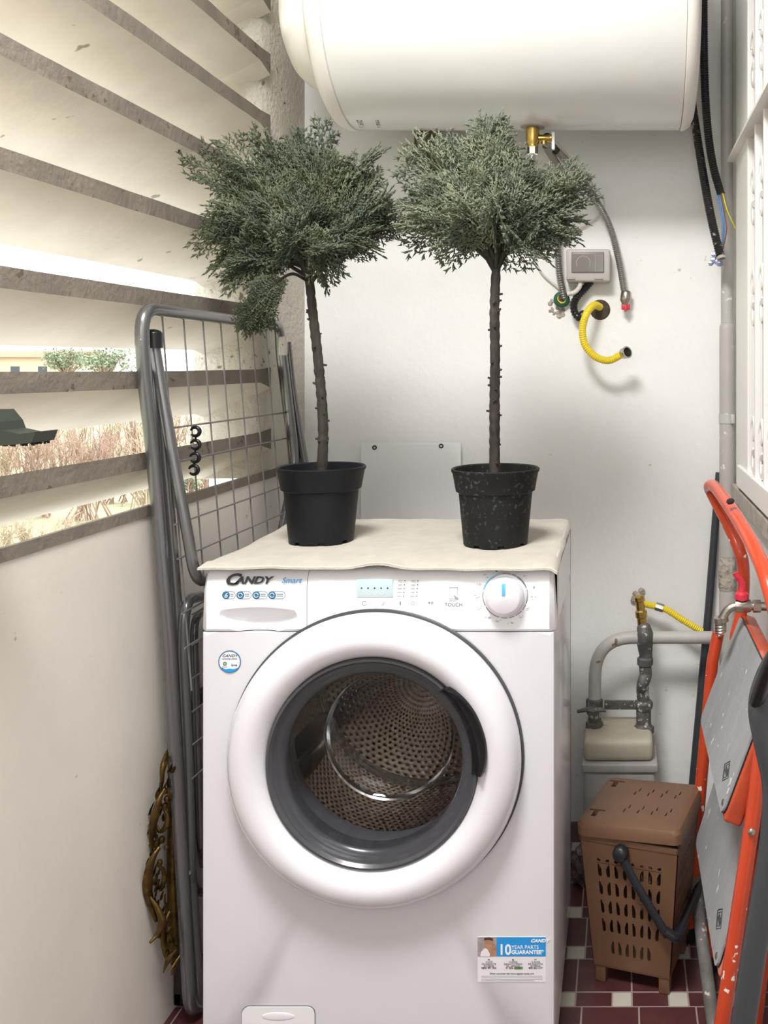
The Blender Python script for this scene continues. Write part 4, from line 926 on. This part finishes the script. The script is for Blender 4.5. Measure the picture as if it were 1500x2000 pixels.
# ---------------------------------------------------------------- brown basket
BK = Matrix.Translation((0.040, 1.836, 0)) @ Matrix.Rotation(math.radians(-17), 4, 'Z')
bk = thing('laundry_basket', 'brown slotted plastic basket with lid and black handle standing on the tiles', 'basket', tuple(BK.translation))
def bkt(o): o.data.transform(BK); return o
def bw(z): return .072+(.0965-.072)*z/.30       # half width
def shell(face):
    """one slotted wall in local coords; face 0 front(-y) 1 right 2 back 3 left"""
    mb = MB(); z0, z1 = .035, .285; cols, T = 8, .0025
    rows = [(.060, .088, 6), (.103, .131, 8), (.140, .168, 8), (.177, .205, 8), (.213, .239, 8), (.243, .250, 8)]
    R_ = Matrix.Rotation(face*PI/2, 4, 'Z')
    def pt(u, z, d): w_ = bw(z); return R_ @ Vector((u*w_, -w_-.002+d, z))
    def cell(u0, u1, a, b, slot=None, k=0):
        for d in (0, T):
            c = [pt(u0, a, d), pt(u1, a, d), pt(u1, b, d), pt(u0, b, d)]
            if slot is None: mb.add(c, [(0, 1, 2, 3)])
            else:
                n = len(slot); s_ = [pt(u, z, d) for u, z in slot]
                # connect rectangle (4 corners) with slot polygon (8 pts, 2 per corner)
                vs = c+s_; fs = []
                for q in range(4):
                    fs.append((q, 4+(2*q) % n, 4+(2*q+1) % n)); fs.append((q, 4+(2*q+1) % n, 4+(2*q+2) % n, (q+1) % 4))
                mb.add(vs, fs)
        if slot:
            n = len(slot); vs = [pt(u, z, 0) for u, z in slot]+[pt(u, z, T) for u, z in slot]
            mb.add(vs, [(q, (q+1) % n, n+(q+1) % n, n+q) for q in range(n)])
    us = -.74; ue = .74; du = (ue-us)/cols
    zc = z0
    cell(-1, us, z0, z1); cell(ue, 1, z0, z1)
    for (a, b, n) in rows:
        a0, b0 = a-.003, b+.003
        if a0 > zc: 
            cell(us, ue, zc, a0)
        for i in range(cols):
            u0, u1 = us+du*i, us+du*(i+1)
            if n == 6 and i in (0, 7): cell(u0, u1, a0, b0); continue
            m0, m1 = u0+du*.28, u1-du*.28; h = b-a; e = min(.3, .35); ht = b-a
            lo = (b-ht*(.42 if i % 2 == 0 else .12)); ro = (b-ht*(.12 if i % 2 == 0 else .42))
            lo, ro = (b-ht*.08, b-ht*.40) if i % 2 == 0 else (b-ht*.40, b-ht*.08)
            slot = [(m0, a+ht*.15), (m0+.25*(m1-m0), a), (m1-.25*(m1-m0), a), (m1, a+ht*.15), (m1, ro), (m1-.3*(m1-m0), b if i % 2 else b-ht*.2), (m0+.3*(m1-m0), b-ht*.2 if i % 2 else b), (m0, lo)]
            cell(u0, u1, a0, b0, slot)
        zc = b0
    cell(us, ue, zc, z1)
    return mb
for f in range(4):
    bkt(shell(f).build('side_panel', M['brown'], None, smooth=False, fix=False)).parent = bk
for c in bk.children: c.matrix_parent_inverse = Matrix.Translation(-bk.location)
def bkpart(mb, name, m, parent=bk, **kw):
    o = bkt(mb.build(name, m, None, **kw)); o.parent = parent
    o.matrix_parent_inverse = Matrix.Translation(-bk.location) if parent is bk else Matrix(); return o
w1 = bw(.285)+.003
mb = MB()
for (x0, x1, y0, y1) in ((-w1, w1, -w1, -w1+.006), (-w1, w1, w1-.006, w1), (-w1, -w1+.006, -w1, w1), (w1-.006, w1, -w1, w1)): mb.box(x0, x1, y0, y1, .280, .292, .0015)
bkpart(mb, 'rim', M['brown'])
w0 = bw(.035); mb = MB().box(-w0-.001, w0+.001, -w0-.001, w0+.001, .030, .038, .002); bkpart(mb, 'base', M['brown'])
for sx in (-1, 1):
    for sy in (-1, 1): bkpart(MB().box(sx*(w0-.001), sx*(w0-.022), sy*(w0-.001), sy*(w0-.022), 0, .034, .002), 'leg', M['brown'])
# lid, ajar on the right side
LM = Matrix.Translation((0, 0, .300)) @ Matrix.Rotation(math.radians(-2.6), 4, 'Y')
lid = MB(); wl = .1035
prof = [(wl, -.004), (wl, .014), (wl-.004, .021), (wl-.014, .025)]
vs = []; K = 40
def rsq(w_, n=K):
    out = []
    r = .016
    for (cx, cy, a0) in ((w_-r, w_-r, 0), (-w_+r, w_-r, 90), (-w_+r, -w_+r, 180), (w_-r, -w_+r, 270)):
        for i in range(10): a = math.radians(a0+10*i); out.append((cx+r*math.cos(a), cy+r*math.sin(a)))
    return out
allp = [(wl-.004, -.004)]+prof
for (w_, z) in allp:
    for (x, y) in rsq(w_): vs.append(LM @ Vector((x, y, z)))
fs = [(i*K+k, i*K+(k+1) % K, (i+1)*K+(k+1) % K, (i+1)*K+k) for i in range(len(allp)-1) for k in range(K)]
fs += [tuple((len(allp)-1)*K+k for k in range(K)), tuple(range(K-1, -1, -1))]
lid.add(vs, fs); lo = lid.build('lid', M['brown'], None, angle=35); cut = MB()
for row, yy in enumerate((-.045, -.028, .030, .047)):
    for i in range(4):
        x = -.020+i*.028+(.004 if row % 2 else -.002); cut.box(x-.0012, x+.0012, yy-.0075, yy+.0075, .012, .04, mtx=LM)
for yy in (-.068, .062):
    cut.box(-.080, -.070, yy-.013, yy+.013, .010, .04, mtx=LM); cut.box(-.090, -.058, yy+.010, yy+.016, .018, .04, mtx=LM)
boolean(lo, cut); bkt(lo); lo.parent = bk; lo.matrix_parent_inverse = Matrix.Translation(-bk.location)
bkpart(MB().box(-.088, .088, -.088, .088, .284, .288), 'dark_inside_sheet', M['dark'], smooth=False)  # near-black sheet standing in for the shade inside the basket
# carrying handle swung down over the right front
hw = w1+.006
mb = MB().lathe([(.0005, -.014), (.010, -.0135), (.014, -.010), (.015, -.004), (.015, .004)], (-.012, -hw, .272), (0, 1, 0), 24, True)
hy = -hw-.006
pts = spline([(-.012, hy, .272), (.017, hy, .226), (.048, hy+.001, .179), (.079, hy+.004, .132)], 8)
mb.tube(pts, [.009, .0095]+[.0085]*(len(pts)-2), 12, flat=.55, flat_dir=Vector((0, 0, 1)))
mb.tube(fillet([(.075, hy+.004, .142), (.096, hy+.006, .128), (.099, hw, .128), (.085, hw+.01, .150), (-.01, hw+.01, .272)], .012), .0085, 12)
bkpart(mb, 'handle', M['navy'])

mb = MB(); rq = random.Random(12)
bm = bmesh.new(); bmesh.ops.create_icosphere(bm, subdivisions=3, radius=1)
for v in bm.verts:
    k = 1+.28*math.sin(v.co.x*7+2)*math.sin(v.co.y*6)*math.cos(v.co.z*8)+rq.uniform(-.1, .1); v.co = Vector((-.092+v.co.x*.026*k, 2.13+v.co.y*.035*k, max(.001, .038+v.co.z*.045*k)))
mb.add([v.co for v in bm.verts], [[v.index for v in f.verts] for f in bm.faces]); bm.free()
tag(mb.build('crumpled_bag', mat('grey_brown_bag', (.13, .11, .10), .35, var=.4, vscale=40), smooth=False), 'small crumpled grey-brown bag on the tiles between the washing machine and the basket', 'bag')
# ---------------------------------------------------------------- orange step ladder folded against the right wall
ld = thing('step_ladder', 'orange tubular step ladder with grey treads folded against the right wall', 'ladder', (.13, 1.62, 0))
near = [P(1508, 1330, 1.39), P(1490, 1440, 1.40), P(1470, 1600, 1.40), P(1440, 1800, 1.40), P(1410, 2000, 1.40)]
dn = (near[-1]-near[-2]).normalized(); near.append(near[-1]+dn*((near[-1].z-.025)/-dn.z))
hoop = [P(1437, 1245, 1.80), P(1450, 1180, 1.80), P(1452, 1110, 1.79), P(1443, 1072, 1.79), P(1420, 1020, 1.83), P(1393, 968, 1.88), P(1386, 950, 1.87), P(1400, 955, 1.80), P(1440, 1012, 1.60), P(1475, 1075, 1.46), P(1502, 1145, 1.38), P(1520, 1235, 1.36)]+near
pp = resample(spline(hoop, 14), .008)
MB().tube(pp, .0122, 18).build('rail', M['orange'], ld)
MB().lathe([(.0001, -.004), (.006, -.003), (.0075, 0), (.006, .003)], P(1428, 991, 1.615)+Vector((-.002, -.006, .0115)), (.3, .3, -1), 12).build('bolt_hole', M['dark'], ld)
far0 = P(1403, 1236, 1.88); far = [far0, P(1392, 1290, 1.88), P(1372, 1500, 1.89), P(1360, 1640, 1.90)]; dn = (far[-1]-far[-2]).normalized(); far.append(far[-1]+dn*((far[-1].z-.02)/-dn.z))
MB().tube(far, .0125, 16).build('leg', M['orange'], ld)
l1 = [Vector((.222, 1.80, .67)), Vector((.205, 1.81, .40)), Vector((.175, 1.82, .02))]
MB().tube(l1, .0115, 14).build('leg', M['orange'], ld)
l2 = [P(1513, 1700, 1.585), P(1500, 1800, 1.59), P(1478, 1985, 1.60)]; l2 = [l2[0]+(l2[0]-l2[1])*4]+l2; dn = (l2[-1]-l2[-2]).normalized(); l2.append(l2[-1]+dn*((l2[-1].z-.03)/-dn.z))
MB().tube(l2, .0112, 14).build('leg', M['orange'], ld)
for p, dn_ in ((l2[-1], dn), (near[-1], Vector((0, 0, -1))), (far[-1], Vector((0, 0, -1))), (l1[-1], Vector((0, 0, -1)))):
    q = Vector((p.x, p.y, 0)); MB().lathe([(.014, .0), (.0155, .004), (.0145, .045 if p is l2[-1] else .03)], q, (0, 0, 1), 16, True).build('rubber_foot', M['black'], ld)
for (px, py, d_) in ((1405, 1243, 1.866), (1468, 1625, 1.386)):
    MB().sphere(P(px, py, d_), .004 if px < 1420 else .006, 10, (1, .6, 1)).build('rivet', M['nickel'], ld)
def platform(xt, zt, xb, zb, y0, y1):
    u = Vector((xb-xt, 0, zb-zt)); L = u.length; u.normalize(); n = Vector((-u.z, 0, u.x)); n = n if n.x < 0 else -n   # n points to the room
    o = Vector((xt, y0, zt)); v = Vector((0, 1, 0))
    mt2 = Matrix((( v.x, u.x, n.x, o.x), (v.y, u.y, n.y, o.y), (v.z, u.z, n.z, o.z), (0, 0, 0, 1)))
    tr = MB().box(-.006, y1-y0+.006, -.006, L+.006, -.030, -.001, .005, mtx=mt2).build('step', M['orange_worn'], ld)
    pts = rrect(0, y1-y0, 0, L, .016); m = MB().prism(pts, 'z', -.0005, .004); m.v = [tuple(mt2 @ Vector(p)) for p in m.v]; t_ = m.build('tread', M['tread'], tr, smooth=False)
    pts = rrect(-.002, y1-y0+.002, -.002, L+.002, .018); m = MB().prism(pts, 'z', -.001, .001); m.v = [tuple(mt2 @ Vector(p)) for p in m.v]; m.build('tread_edge', M['black'], tr, smooth=False)
    # embossed diamond emblem
    cx, cy = .062, L*.80
    for k in (1, .72):
        dm = [(cx+.024*k, cy), (cx, cy+.017*k), (cx-.024*k, cy), (cx, cy-.017*k), (cx+.024*k, cy)]
        m = MB().tube([mt2 @ Vector((a, b, .0042)) for a, b in dm], .0009 if k == 1 else .0006, 5); m.build('emblem', M['dark_pole'], tr)
    m = MB()
    for i in range(4): m.box(cx-.012+i*.006, cx-.009+i*.006, cy-.005, cy+.005, .004, .0046, mtx=mt2)
    m.build('emblem', M['dark_pole'], tr, smooth=False)
    m = MB().lathe([(.0045, 0), (.0045, .002), (.0005, .003)], mt2 @ Vector((.014, L-.014, .004)), n, 12); m.build('screw', M['nickel'], tr)
platform(.232, .703, .156, .500, 1.415, 1.80)
platform(.212, .470, .147, .262, 1.415, 1.80)
# dark tubular frame beside it
fr = thing('folded_chair', 'dark grey tubular frame of a folded chair leaning in front of the ladder', 'chair', P(1450, 2000, 1.2))
DD = 1.22
pth = [P(1530, 1270, DD), P(1500, 1322, DD), P(1485, 1380, DD), P(1496, 1450, DD), P(1513, 1540, DD), P(1508, 1640, DD), P(1490, 1760, DD), P(1470, 1880, DD), P(1452, 2000, DD)]
dn = (pth[-1]-pth[-2]).normalized(); pth.append(pth[-1]+dn*((pth[-1].z-.0)/-dn.z))
MB().tube(resample(spline(pth, 10), .01), .0165, 18).build('frame_tube', M['dark_pole'], fr)
MB().tube(spline([P(1540, 1240, 1.10), P(1510, 1285, 1.15), P(1490, 1335, 1.19), P(1478, 1372, 1.215)], 6), .010, 12).build('joint_cover', M['black_gloss'], fr)

# ---------------------------------------------------------------- tap on the right wall
tp = thing('water_tap', 'worn nickel water tap with red lever on the right wall above the ladder', 'tap', P(1495, 1183, 1.78))
TD = 1.72
MB().lathe([(.024, 0), (.026, .006), (.018, .012), (.0125, .014)], Vector((XR, TD, P(0, 1185, TD).z)), (-1, 0, 0), 24, True).build('wall_flange', M['nickel'], tp)
q0 = Vector((XR, TD, P(0, 1185, TD).z))
MB().tube(fillet([q0, P(1425, 1183, TD), P(1408, 1212, TD)+Vector((0, 0, 0))], .022), .0082, 14).lathe([(.0115, -.016), (.0125, -.012), (.0125, .010), (.0105, .014)], P(1452, 1183, TD), (1, 0, 0), 16, True).lathe([(.012, -.007), (.012, .007)], P(1478, 1184, TD), (1, 0, 0), 6, True).lathe([(.0075, 0), (.0075, .018)], P(1449, 1180, TD), (0, 0, 1), 12, True).build('tap_body', M['nickel'], tp, angle=30)
mb = MB()
for i in range(5): mb.lathe([(.0105, 0), (.0118, .0022), (.0105, .0044)], P(1407, 1209+i*5.5, TD), (.15, 0, -1), 18)
mb.lathe([(.0138, 0), (.0138, .009)], P(1408, 1205, TD), (.15, 0, -1), 20, True).build('threaded_spout', M['nickel'], tp)
zt = P(0, 1160, TD)
MB().lathe([(.013, 0), (.013, .010), (.009, .014)], P(1449, 1170, TD), (0, 0, 1), 12, True).tube(spline([P(1449, 1158, TD), P(1450, 1140, TD), P(1440, 1124, TD), P(1437, 1118, TD)], 5), .006, 10, flat=.5, flat_dir=Vector((1, 0, 0))).build('lever', M['red'], tp)

# loose pipe on the floor, right
tag(MB().tube(spline([P(1352, 1640, 1.98), P(1362, 1760, 1.86), P(1380, 1900, 1.72), P(1402, 2060, 1.58)], 8), .0125, 14).build('metal_pipe', speck(mat('scuffed_grey_pipe', (.19, .18, .17), .5, var=.4, vscale=30), (.55, .5, .45), 60, .72, .76, 7)), 'scuffed grey pipe slanting to the floor between basket and ladder', 'pipe')

# ---------------------------------------------------------------- clothes airer folded against the left wall
ar = thing('clothes_airer', 'grey folding clothes airer with wire grid leaning on the left wall', 'clothes airer', (-.79, 1.85, 0))
def rack(pts, r=.0105, name='frame_tube', rad=.05, parent=ar, mt_='rack'):
    return MB().tube(resample(fillet(pts, rad, 10), .01), r, 14).build(name, M[mt_], parent)
TZ = EYE+.098
nearU = [P(372, 1975, 1.66), P(350, 1600, 1.635), P(330, 1250, 1.61), P(300, 900, 1.585), P(281, 650, 1.56)]
c1 = Vector((-.810, 1.553, TZ)); c2 = Vector((-.812, 2.185, TZ)); 
farU = [Vector((-.812, 2.19, TZ-.06)), Vector((-.780, 2.215, .90)), Vector((-.76, 2.24, .5)), Vector((-.75, 2.26, .012))]
nu = [nearU[0].copy()]; nu[0].z = .012
path = [Vector((-.775, 2.25, .012)), nu[0], nearU[1], nearU[2], nearU[3], Vector((-.8095, 1.556, 1.20)), c1, c2, farU[0], farU[1], farU[2], farU[3]]
MB().tube(resample(fillet(path, .055, 10), .01), .0115, 14).build('frame_tube', M['rack'], ar)
# inner leg pair
n2 = [P(300, 672, 1.60), P(322, 900, 1.62), P(345, 1200, 1.645), P(358, 1500, 1.665), P(390, 1980, 1.69)]
n2[-1].z = .012
MB().tube(resample(spline(n2, 8), .01), .0100, 14).build('leg_tube', M['rack'], ar)
n3 = [P(296, 672, 1.60), P(308, 900, 1.61), P(328, 1200, 1.635), P(345, 1450, 1.65)]
MB().tube(resample(spline(n3, 8), .01), .0085, 12).build('leg_tube', M['rack'], ar)
MB().tube([P(299, 652, 1.60), P(300, 680, 1.60)], [.0155, .0150], 18).sphere(P(299, 653, 1.60), .0155, 14, (1, 1, .6)).build('end_cap', M['black'], ar)
# wing whose near tube carries the cross wires
wing = [P(302, 680, 1.60), P(322, 800, 1.60), P(345, 930, 1.60), P(366, 1040, 1.60), P(383, 1142, 1.605), P(545, 1062, 2.12), P(578, 900, 2.17), P(553, 690, 2.15)]
MB().tube(resample(fillet(wing, .045, 10), .01), .0095, 14).build('wing_tube', M['rack'], ar)
MB().box(-.009, .009, -.006, .006, -.022, .022, .003, mtx=Matrix.Translation(P(553, 676, 2.14))).build('plastic_bracket', M['cable_white'], ar)
MB().sphere(P(552, 674, 2.13), .003, 8).build('rivet', M['chrome'], ar)
MB().tube(resample(spline([P(562, 668, 2.17), P(572, 760, 2.18), P(588, 860, 2.19), P(606, 960, 2.2), P(625, 1100, 2.22)], 8), .01), .0085, 12).build('leg_tube', M['rack'], ar)
MB().tube(resample(spline([P(556, 690, 2.17), P(570, 800, 2.18), P(580, 900, 2.19), P(596, 1100, 2.2)], 8), .01), .0085, 12).build('leg_tube', M['rack'], ar)
for (px, py, d_) in ((276, 663, 1.548), (340, 1498, 1.63), (369, 1705, 1.65)): MB().sphere(P(px, py, d_), .0045, 10).build('rivet', M['chrome'], ar)
def gxz(z): return -.811+(1.288-z)*.080     # plane of the grid
for i in range(8):
    y = 1.622+i*.0785
    pts = [Vector((gxz(z), y, z)) for z in (TZ+.011, 1.1, .95, .62)]; pts[0].x = -.811; pts.insert(0, Vector((-.819, y, TZ+.006)))
    MB().tube(pts, .0017, 6).build('wire', M['wire'], ar)
for z in (1.082, 1.022, .915, .855, .76, .70):
    MB().tube([Vector((gxz(z)+.003, 1.604, z)), Vector((gxz(z)+.003, 2.19, z))], .0017, 6).build('cross_wire', M['wire'], ar)
# lower wing
low = [P(392, 1165, 1.72), P(362, 1172, 1.64), P(357, 1260, 1.64), P(368, 1500, 1.66), P(372, 1736, 1.67), P(405, 1742, 1.80)]
MB().tube(resample(fillet(low, .05, 10), .01), .0095, 14).build('wing_tube', M['rack'], ar)
MB().tube(resample(fillet([P(402, 1190, 1.80), P(378, 1210, 1.70), P(384, 1420, 1.71), P(392, 1660, 1.72), P(398, 1690, 1.8)], .04, 10), .01), .0075, 12).build('wing_tube', M['rack'], ar)
for z_ in (.745, .69, .63, .57, .51, .45): MB().tube([Vector((-.772, 1.655, z_)), Vector((-.757, 2.0, z_))], .0016, 6).build('cross_wire', M['wire'], ar)
MB().box(-.012, .014, -.008, .008, -.012, .012, .003, mtx=Matrix.Translation(P(348, 1196, 1.65))).build('hinge_joint', M['black'], ar)
MB().tube([P(348, 1205, 1.645), P(350, 1250, 1.645)], .0022, 8).build('hinge_pin', M['chrome'], ar)
# chain of hooks
hk = MB(); tops_ = []
for i, (px, py) in enumerate(((381, 843), (381, 868.5), (380, 894), (378, 918))):
    c = P(px, py, 1.665); pts = []; rs = []
    for k in range(26):
        a = math.radians(165-k*12.4); pts.append(c+Vector((.0082*math.cos(a), 0, .0078*math.sin(a)))); rs.append(.0016+.0021*math.sin(PI*k/25)**.7)
    hk.tube(pts, rs, 10); hk.tube([c+Vector((.001, 0, .0075)), c+Vector((.001, 0, .0145 if i else .0085))], .0018, 6)
tag(hk.build('hook_chain', M['black_gloss']), 'short chain of four black plastic hooks hanging on the airer wires', 'hooks')

# ---------------------------------------------------------------- gilded carved frame
gf = thing('gilded_frame', 'ornate gilded carved frame standing between the left wall and the airer', 'picture frame', (-.815, 1.75, 0))
mb = MB().box(-.828, -.812, 1.70, 1.725, .01, .56, .003).box(-.828, -.812, 2.02, 2.045, .01, .56, .003).box(-.828, -.812, 1.70, 2.045, .01, .035, .003).box(-.828, -.812, 1.70, 2.045, .535, .56, .003)
mb.build('inner_frame', mat('dark_wood', (.03, .018, .012), .5), gf)
gd = 1.60; mb = MB()
def scroll(pts, r0, r1, m=mb):
    p = spline([P(x, y, gd+dd) for (x, y, dd) in pts], 8); n = len(p); m.tube(p, [r0+(r1-r0)*abs(1-2*i/(n-1)) for i in range(n)], 10, flat=.8)
scroll([(334, 1452, .05), (324, 1478, .02), (317, 1508, .0), (315, 1545, .01)], .007, .002)
scroll([(322, 1540, .0), (310, 1565, -.01), (302, 1595, -.01), (296, 1632, 0), (297, 1665, .01)], .008, .002)
scroll([(318, 1578, .02), (326, 1592, .02), (324, 1614, .02), (312, 1624, .02), (306, 1612, .02)], .005, .002)
scroll([(312, 1655, .0), (299, 1675, -.01), (290, 1705, -.01), (289, 1742, 0), (298, 1775, .01), (306, 1800, .01)], .009, .003)
scroll([(306, 1688, .01), (319, 1700, .02), (320, 1722, .02), (310, 1735, .02), (303, 1726, .02)], .005, .002)
scroll([(292, 1750, .0), (308, 1775, 0), (316, 1800, 0), (309, 1822, 0), (292, 1842, -.01)], .007, .002)
scroll([(332, 1780, .03), (322, 1805, .02), (320, 1840, .02), (326, 1868, .02), (336, 1860, .02)], .006, .003)
scroll([(345, 1855, .0), (333, 1868, 0), (324, 1884, 0), (319, 1900, 0)], .005, .001)
scroll([(352, 1866, .02), (342, 1882, .01), (332, 1898, 0)], .004, .001)
scroll([(337, 1440, .05), (338, 1560, .05), (336, 1700, .05), (338, 1860, .05)], .009, .009)
def blade(px, py, dx, dy, w, dd=0, m=mb):
    a = P(px, py, gd+dd); b = P(px+dx, py+dy, gd+dd+.012); t = (b-a); sd = Vector((-t.z, 0, t.x)).normalized()*w; n = 7; vs = []
    for i in range(n+1):
        u = i/n; c = a+t*u+Vector((0, -.006*math.sin(PI*u), 0))+sd*.6*math.sin(PI*u); ww = math.sin(PI*min(.98, u*.85+.12))
        vs += [c-sd*ww, c+Vector((0, -.004, 0)), c+sd*ww, c+Vector((0, .003, 0))]
    m.add(vs, [(i*4+k, i*4+(k+1) % 4, i*4+4+(k+1) % 4, i*4+4+k) for i in range(n) for k in range(4)])
rg2 = random.Random(31)
for i in range(70):
    t = i/69; py = 1480+t*400; px = 325-36*math.sin(PI*min(1, t*1.15))**.8+rg2.uniform(0, 26)
    blade(px, py, rg2.uniform(-12, 6), rg2.uniform(8, 26), rg2.uniform(.0015, .004), rg2.uniform(.005, .03))
for (x, y) in ((322, 1545), (310, 1552), (326, 1560), (306, 1648), (316, 1640), (325, 1655), (330, 1815), (318, 1830), (334, 1835), (322, 1575), (312, 1685)):
    mb.sphere(P(x, y, gd+.02), rr_.uniform(.004, .007), 8, (1, 1, 1.2))
mb.build('carving', M['gold'], gf)

# ---------------------------------------------------------------- broom at the left edge
br = thing('broom', 'dark green broom head with black bristles poking in at the left edge', 'broom', P(-5, 850, 1.12))
q = Matrix.Translation(P(0, 800, 1.13)) @ Matrix.Rotation(math.radians(0), 4, 'Z')
bs = 1.13/F
def bp(x, y): return ((x-0)*bs, -(y-800)*bs)
m = MB().prism([bp(*p) for p in ((-75, 800), (4, 800), (22, 822), (28, 838), (60, 845), (92, 841), (84, 862), (-100, 880), (-105, 850), (-80, 842))], 'y', -.022, .022); m.v = [tuple(q @ Vector(v)) for v in m.v]
m.build('head', M['broom'], br, smooth=False)
m = MB()
rb = random.Random(9)
for i in range(150):
    x = -98+rb.uniform(0, 184); yb = 858+(86-x)*.03
    a = (bp(x, yb-10)[0], rb.uniform(-.02, .02), bp(x, yb-8)[1]); b_ = (a[0]+rb.uniform(-.001, .001), a[1]*1.1, bp(x, yb+rb.uniform(6, 11))[1])
    m.tube([a, b_], .0016, 5)
m.v = [tuple(q @ Vector(v)) for v in m.v]; m.build('bristles', M['bristle'], br, smooth=False)
hb = P(-22, 800, 1.13); MB().tube([hb, hb+Vector((-.10, -.45, .75))], .011, 12).build('handle', M['dark_pole'], br)

# ---------------------------------------------------------------- outside
def gnd(x): return -1.7+.075*min(-x-1, 20)
struct(MB().add([(-3, -60, -1.55), (-3, 90, -1.55), (-21, 90, gnd(-21)), (-21, -60, gnd(-21)), (-160, 160, gnd(-21)-2), (-160, -60, gnd(-21)-2)], [(0, 1, 2, 3), (3, 2, 4, 5)]).build('ground', M['grass'], smooth=False))
def at(px, Y): x = (px-1215)/F*Y; return Vector((x, Y, gnd(x)))
def leaves(lf, r, c, sp, sz, n):
    for w_ in range(n):
        q = c+Vector((r.gauss(0, sp), r.gauss(0, sp), r.gauss(0, sp*.7))); u = Vector((r.uniform(-1, 1), r.uniform(-1, 1), r.uniform(-1, 1)))*sz; v = Vector((r.uniform(-1, 1), r.uniform(-1, 1), r.uniform(-1, 1)))*sz
        lf.add([q-u, q-v, q+u, q+v], [(0, 1, 2, 3)])
def shrub(loc, h, spread, n, m, label, grp, seed, name='bare_shrub', cat='shrub', leaf=None, rt=.012):
    r = random.Random(seed); t = thing(name, label, cat, loc, grp); mb = MB(); lf = MB(); b = Vector(loc)
    for i in range(n):
        a = r.uniform(0, 2*PI); d = Vector((math.cos(a)*spread*r.random(), math.sin(a)*spread*r.random(), h*r.uniform(.6, 1)))
        mid = b+d*.5+Vector((r.uniform(-.06, .06), r.uniform(-.06, .06), 0)); e = b+d
        mb.tube([b+Vector((r.uniform(-.7, .7)*spread, r.uniform(-.7, .7)*spread, -.05)), mid, e], [rt, rt*.7, rt*.3], 4, caps=False)
        for k in range(9):
            p = b.lerp(e, r.uniform(.3, .95)); q_ = p+Vector((r.uniform(-.4, .4)*spread, r.uniform(-.4, .4)*spread, r.uniform(.03, .2)*h)); mb.tube([p, q_], [rt*.6, rt*.2], 3, caps=False)
            if leaf: leaves(lf, r, p.lerp(q_, .6), .08, .035, 9)
    mb.build('twigs', m, t, smooth=False, fix=False)
    if leaf: lf.build('leaves', leaf, t, smooth=False, fix=False)
    return t
ro = random.Random(17)
for i in range(22):
    p = at(-70+i*24, 14+(i*7 % 5)*1.6)
    shrub(p, ro.uniform(1.1, 1.75), .5, 22, M['twig'] if i % 3 else M['twig_pale'], 'pinkish bare winter shrub in the scrub beyond the louvres', 'bare shrubs beyond the balcony', 50+i)
for i in range(14):
    p = at(-60+i*38, 11.6+.5*(i % 2))
    shrub(p, ro.uniform(.35, .6), .25, 18, M['twig_pale'], 'tuft of pale dry stalks on the slope below the louvres', 'dry stalks beyond the balcony', 90+i, 'dry_stalks', 'grass', rt=.007)
shrub(at(352, 12.7), 1.45, .35, 16, M['twig'], 'small green leafy bush seen through the airer grid', None, 7, 'green_bush', 'bush', M['leaf_out'])
def tree(px, Y, ztop, w_, label, seed):
    p = at(px, Y); r = random.Random(seed); t = thing('distant_tree', label, 'tree', p, None); h = ztop-p.z
    mb = MB().tube([p, p+Vector((0, 0, h*.5)), p+Vector((.1, 0, h*.85))], [.12, .09, .03], 8); lf = MB()
    for i in range(26):
        a = r.uniform(0, 2*PI); e = p+Vector((math.cos(a)*w_*r.random(), math.sin(a)*w_*r.random(), h*r.uniform(.65, 1)))
        mb.tube([p+Vector((0, 0, h*.45)), e], [.04, .012], 4, caps=False); leaves(lf, r, e, w_*.22, .05, 60)
    mb.build('trunk', M['twig'], t); lf.build('crown', M['leaf_out'], t, smooth=False, fix=False)
tree(132, 38, 1.95, .75, 'low green tree beyond the orange building, seen in the upper slot', 1)
tree(205, 33, 1.85, .8, 'rounded grey-green tree right of the orange building, seen in the upper slot', 2)
p = at(40, 52)
bd = thing('orange_building', 'pale orange building in the distance seen through the upper slot', 'building', p)
MB().box(p.x-9, p.x+2.6, p.y, p.y+5, p.z-1, 1.72).build('walls', M['facade'], bd, smooth=False)
MB().prism([(p.y-.3, 1.72), (p.y+5.3, 1.72), (p.y+2.5, 2.1)], 'x', p.x-9.3, p.x+2.9).build('roof', M['roof'], bd, smooth=False)
for i in range(7): MB().box(p.x-8.3+i*1.55, p.x-7.8+i*1.55, p.y-.02, p.y+.1, .2, 1.2).build('window', M['winglass'], bd, smooth=False)
